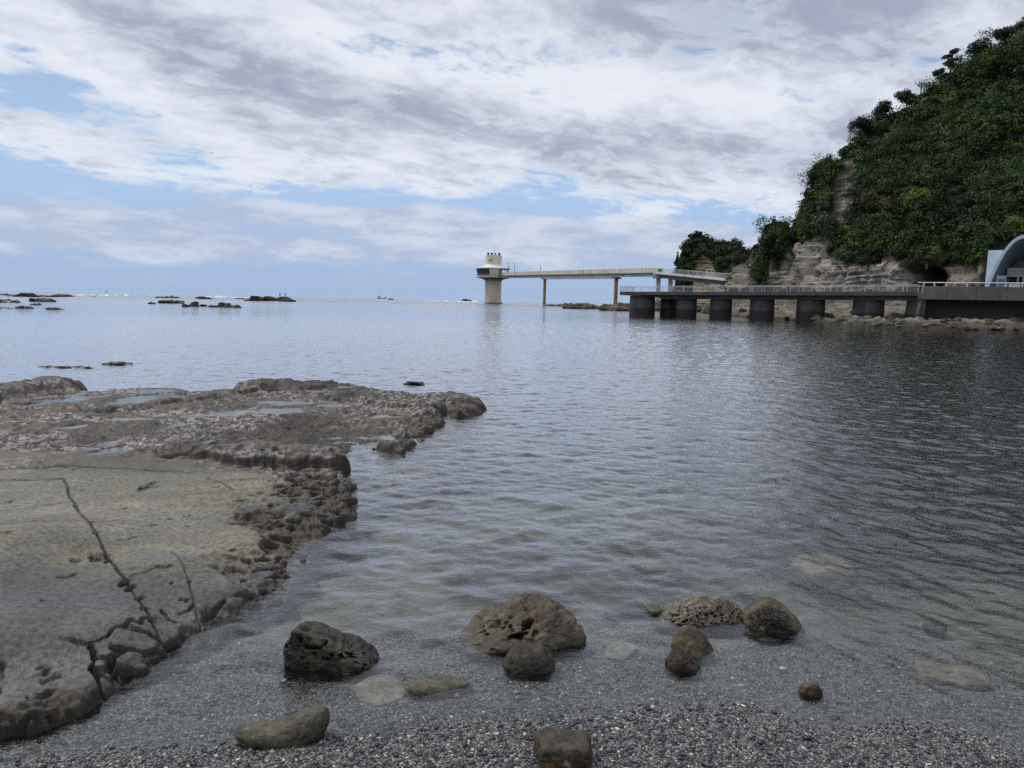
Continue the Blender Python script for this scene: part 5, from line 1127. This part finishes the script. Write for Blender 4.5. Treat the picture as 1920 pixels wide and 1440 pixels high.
reef(369, 403, 557.5, 562, 'dark ledge in the surf between the two larger reefs', 611)
reef(341, 356, 570, 575.5, 'first of the near cluster, a small dark rock', 612)
reef(356, 374, 567, 574.5, 'highest knob of the near cluster, olive topped', 613, dep=.6)
reef(373, 389, 570.5, 574.5, 'low dark rock touching the olive-topped knob', 614)
reef(392, 413, 572.5, 576, 'low flat rock in the gap of the near cluster', 615)
reef(410, 431, 568.5, 576, 'rounded knob with pale top next to the last rock of the near cluster', 616, dep=.6)
reef(430, 454, 571.5, 577, 'last black rock of the near cluster, pointed and wet', 617)
reef(438, 480, 559.5, 562.5, 'thin tail of reef running up to the reef with two posts', 618)
big_reef = reef(470, 557, 557, 566, 'broad dark reef carrying two thin posts', 619, dep=.3, sub=5)
reef(189, 243, 680.5, 684, 'low weedy rock awash off the rock shelf', 620, 'rocks awash off the shelf'); reef(75, 175, 688.8, 690, 'thin line of weed-covered rock barely above water off the rock shelf', 621, 'rocks awash off the shelf', dep=.15)
reef(762, 796, 716.5, 721, 'small dark rock awash past the pointed tip of the shelf', 623, 'rocks awash off the shelf')
reef(727, 738, 560, 562.5, 'tiny black rock near the distant boat', 624); reef(866, 886, 562, 566.5, 'dark rock wrapped in white surf before the tower', 625, dep=.6)
for px, lab in ((525, 'thin marker post on the broad reef, the one nearer its middle'), (535.5, 'thin marker post on the broad reef, the one nearer its seaward end')):
    g = ground(px, 560, 0.0); D = ground(500, 566, 0)[1]+6; c = at(px, 559, D); o = empty('marker_post', (c[0], D, .8), lab, 'post', 'marker posts on the reef')
    mb = MB(); mb.tube((0, 0, -.5), (0, 0, zpx(px, 550.5, D)-.8), .11, .09, 6); mb.build('post', MDARK, o); mb = MB(); mb.box(-.16, .16, -.12, .12, zpx(px, 551.5, D)-.8, zpx(px, 550, D)-.8); mb.build('post_cap', MDARK, o)
# reef flat below the bridge
for i, (a, b_, c_, d2, lab) in enumerate(((1016, 1100, 571.5, 576.5, 'low brown reef flat at the foot of the first rusty bridge pillar'), (1052, 1140, 571, 579.5, 'brown reef flat spreading between the two rusty bridge pillars'), (1125, 1215, 572.5, 583.5, 'nearest lobe of the brown reef flat in front of the pier head'), (1148, 1262, 567.5, 577, 'raised brown ledge at the foot of the second rusty bridge pillar'), (1210, 1340, 570, 584, 'broad brown rock platform seen between the first drum piles'), (1320, 1420, 572, 589, 'stepped brown rock platform behind the middle drum piles'))):
    reef(a, b_, c_, d2, lab, 640+i, 'reef flats under the bridge', dep=.6, sub=5, cols=((.06, .046, .03), (.15, .125, .09)), rough=.2)
# boulders along the foot of the sea wall and behind the piles
SHR = [(1700, 1745, 604, 613, 'dark flat boulder at the foot of the wall buttress'), (1752, 1790, 600, 609, 'cream-topped boulder in front of the wall, the tallest near the buttress'), (1796, 1826, 603, 611, 'tan boulder with a slanting top before the dark undercut'), (1885, 1910, 606, 614, 'egg-shaped pale boulder at the edge of the green water'), (1908, 1940, 602, 615, 'big tan boulder cut by the picture edge'),
       (1596, 1628, 594, 603, 'brown boulder leaning on the last drum pile'), (1686, 1712, 598, 605.5, 'pale round boulder between the last pile and the buttress'), (1450, 1490, 591, 597, 'dark hump of rock beside the fifth pile')]
bc = ((.10, .085, .06), (.20, .17, .12))
for i, (a, b_, c_, d2, lab) in enumerate(SHR): reef(a, b_, c_, d2, lab, 700+i, 'boulders under the sea wall', dep=.7, cols=bc if i not in (0, 7, 5) else ((.05, .04, .03), (.1, .085, .06)), rough=.14, Dm=None)
SPOT = [(1400, 'seen between the middle piles'), (1490, 'between the fourth and fifth piles'), (1560, 'by the fifth pile'), (1600, 'between the fifth and last piles'), (1660, 'by the last drum pile'), (1720, 'between the last pile and the buttress'), (1765, 'just past the wall buttress'), (1810, 'below the bare pale cliff patch'), (1850, 'below the foot of the blue arch'), (1890, 'below the notice board'), (1925, 'below the white banner'), (2200, 'out beyond the blue arch')]
SC_ = [(((.08, .066, .045), (.15, .125, .09)), 'tan'), (((.11, .095, .07), (.20, .175, .135)), 'pale'), (((.075, .058, .042), (.13, .105, .075)), 'brown'), (((.04, .032, .024), (.08, .068, .05)), 'blackish')]
seen = {}
for i in range(110):
    px = r5.uniform(1560, 1935) if i < 78 else r5.uniform(1335, 1700); sh = float(np.interp(px, [s[0] for s in SHORE], [s[1] for s in SHORE]))
    D = sh+(r5.random()**1.3)*(9 if i < 78 else 20)-.5; w_ = r5.uniform(.35, 1.15)*(1 if i < 78 else 1.3); k = at(px, 600, 1.0)[0]
    zz_ = float(np.interp((D-sh), [-1, 0, 3, 12, 25], [-.10, -.02, .32, .55, 1.0])); ci_ = int(r5.choice(4, p=[.3, .2, .28, .22]))
    pls = tuple((r5.normal(), r5.normal()-.3, r5.uniform(0, 1), r5.uniform(.55, .8)) for _ in range(6))
    me = rock_mesh('shore_rock', w_, w_*r5.uniform(.6, .9), w_*r5.uniform(.40, .62), 3, 760+i, SC_[ci_][0], rough=.22, rotz=r5.uniform(0, 3), planes=pls, sq=3.2, fine=1.6)
    sz_ = 'small' if w_ < .6 else 'middling' if w_ < .9 else 'large'; dpt = "at the water's edge" if D-sh < 1.2 else 'amid the rubble' if D-sh < 4 else 'high up the rubble'; spot = [t_ for q_, t_ in SPOT if px < q_][0]
    lab = f'{sz_} {SC_[ci_][1]} rock {dpt} {spot}'
    if lab in seen: continue
    seen[lab] = 1
    o = link('shore_rock', me, MFARROCK, loc=(k*D, D, zz_+.16+w_*.08)); tag(o, lab, 'rock', 'jumbled rocks along the shore')

# surf
V = []; F = []; base = 0
for (a, b_, py, hp_, dd) in ((118, 262, 555.6, 4.0, 6), (40, 60, 551.3, 2.5, 5), (0, 30, 551.8, 1.6, 5), (262, 316, 556.3, 2.6, 6), (362, 482, 558.5, 2.8, 6), (480, 500, 558.8, 1.5, 4), (562, 578, 561, 2.6, 3), (700, 716, 561.2, 1.4, 4), (780, 905, 566.2, 2.6, 7), (850, 906, 565.5, 3.4, 7), (940, 985, 566.8, 1.0, 4), (420, 470, 565.5, 1.0, 4), (700, 760, 562.2, .9, 3)):
    D = ground((a+b_)/2, py, 0)[1]; nx, ny = max(12, int((b_-a)*1.2)), 7; us = np.linspace(a, b_, nx); vs = np.linspace(0, 1, ny)
    env_ = (np.sin(np.linspace(0, math.pi, nx))**.5)*(.25+.95*np.clip(vnoise(us*.11, us*0, s=int(a))+.25*fbm(us*.5, us*0, s=int(a)+1), 0, 2)**1.6)
    for j, v_f in enumerate(vs):
        for i_, u0_ in enumerate(us):
            Dj = D+dd*v_f; k = at(u0_, py, 1.0)[0]; zz_ = math.sin(math.pi*v_f)**.8*env_[i_]*hp_*D/FPX*(1+.4*float(fbm(np.array([u0_*.8]), np.array([v_f*4]), oct=2, s=900)[0])); V.append((k*Dj, Dj, zz_-.02))
    F += [(base+j*nx+i_, base+j*nx+i_+1, base+(j+1)*nx+i_+1, base+(j+1)*nx+i_) for j in range(ny-1) for i_ in range(nx-1)]; base += nx*ny
me = raw_mesh('sea_foam', np.array(V), np.array(F), True)
mfo, t, b, out, pos = newmat('foam'); b.inputs['Base Color'].default_value = (.72, .75, .78, 1); b.inputs['Roughness'].default_value = .9
tag(link('sea_foam', me, mfo), 'white lines of surf breaking along the far reefs', 'surf', kind='stuff')

# the fishing boat, the far sail, two birds
g = at(715, 557.6, 900.0); boat = empty('fishing_boat', (g[0], 900, 0), 'tiny fishing boat with raised bow far out near the horizon', 'boat'); sB = 900/FPX
mb = MB(); pr_ = [(-5.2, 1.0, 1.9), (-3, 1.25, 1.2), (0, 1.35, 1.0), (3, 1.2, 1.15), (4.6, .9, 1.5), (6.2, .05, 2.6)]
Vb = []; 
for x_, hw_, zt_ in pr_: Vb += [(x_, -hw_, zt_), (x_, -hw_*.6, -.4), (x_, hw_*.6, -.4), (x_, hw_, zt_)]
Fb = [(0, 1, 2, 3)]+[(k*4+a, k*4+a+4, k*4+(a+1) % 4+4, k*4+(a+1) % 4) for k in range(5) for a in range(4)]+[(20, 23, 22, 21)]
mb.add(Vb, Fb); mb.build('hull', flat_mat('boat_hull', (.12, .15, .2), .5, .2, 1, bump=0), boat)
mb = MB(); mb.box(-3.6, -1.2, -.8, .8, 1.0, 3.4); mb.box(-3.8, -1.0, -.9, .9, 3.4, 3.6); mb.build('wheelhouse', flat_mat('boat_white', (.5, .52, .55), .5, .1, 1, bump=0), boat); mb = MB(); mb.tube((-2.4, 0, 3.6), (-2.4, 0, 6.0), .12, .06, 6); mb.tube((4.9, 0, 1.4), (4.9, 0, 4.2), .1, .06, 6); mb.build('mast', MDARK, boat)
g = at(199, 546.3, 2600.0); sb_ = empty('sailing_boat', (g[0], 2600, 0), 'speck of a sailing boat on the horizon beyond the surf', 'boat')
mb = MB(); mb.hexa([(-4, -1, 0), (4, -1, 0), (4, 1, 0), (-4, 1, 0), (-5, -1.4, 1.2), (5.5, -.2, 1.4), (5.5, .2, 1.4), (-5, 1.4, 1.2)]); mb.build('hull', MDARK, sb_)
mb = MB(); mb.add([(-3.5, 0, 1.8), (1, 0, 1.8), (1, 0, 10.5), (-3.5, .12, 1.8), (1, .12, 1.8), (1, .12, 10.5)], [(0, 1, 2), (5, 4, 3), (0, 3, 4, 1), (1, 4, 5, 2), (2, 5, 3, 0)]); mb.build('sail', MRAIL, sb_); mb = MB(); mb.tube((1.2, 0, 1), (1.2, 0, 11), .12, .08, 6); mb.build('mast', MDARK, sb_)
for (px, py, D, lab, rz_) in ((397, 287, 60, 'small dark bird gliding high in the blue gap', .4), (470, 349, 75, 'small dark bird lower down in the pale sky', -.3)):
    g = at(px, py, D); bd = empty('bird', tuple(g), lab, 'bird', rz=rz_)
    S_ = .16; sk = [((-.55, 0, .10), .03), ((-.25, 0, .16), .06), ((0, .0, 0), .11), ((.25, 0, .16), .06), ((.55, 0, .10), .03)]
    mb = MB()
    for (p0, r0_), (p1, r1_) in zip(sk[:-1], sk[1:]): mb.hexa([(p0[0]*S_*2, -r0_*S_*3, p0[2]*S_*2-.004), (p1[0]*S_*2, -r1_*S_*3, p1[2]*S_*2-.004), (p1[0]*S_*2, r1_*S_*3, p1[2]*S_*2-.004), (p0[0]*S_*2, r0_*S_*3, p0[2]*S_*2-.004)] + [(p0[0]*S_*2, -r0_*S_*3, p0[2]*S_*2+.004), (p1[0]*S_*2, -r1_*S_*3, p1[2]*S_*2+.004), (p1[0]*S_*2, r1_*S_*3, p1[2]*S_*2+.004), (p0[0]*S_*2, r0_*S_*3, p0[2]*S_*2+.004)])
    mb.tube((0, -.09, 0), (0, .02, 0), .012, .028, 8); mb.tube((0, .02, 0), (0, .10, 0), .028, .008, 8); mb.build('body', MDARK, bd)
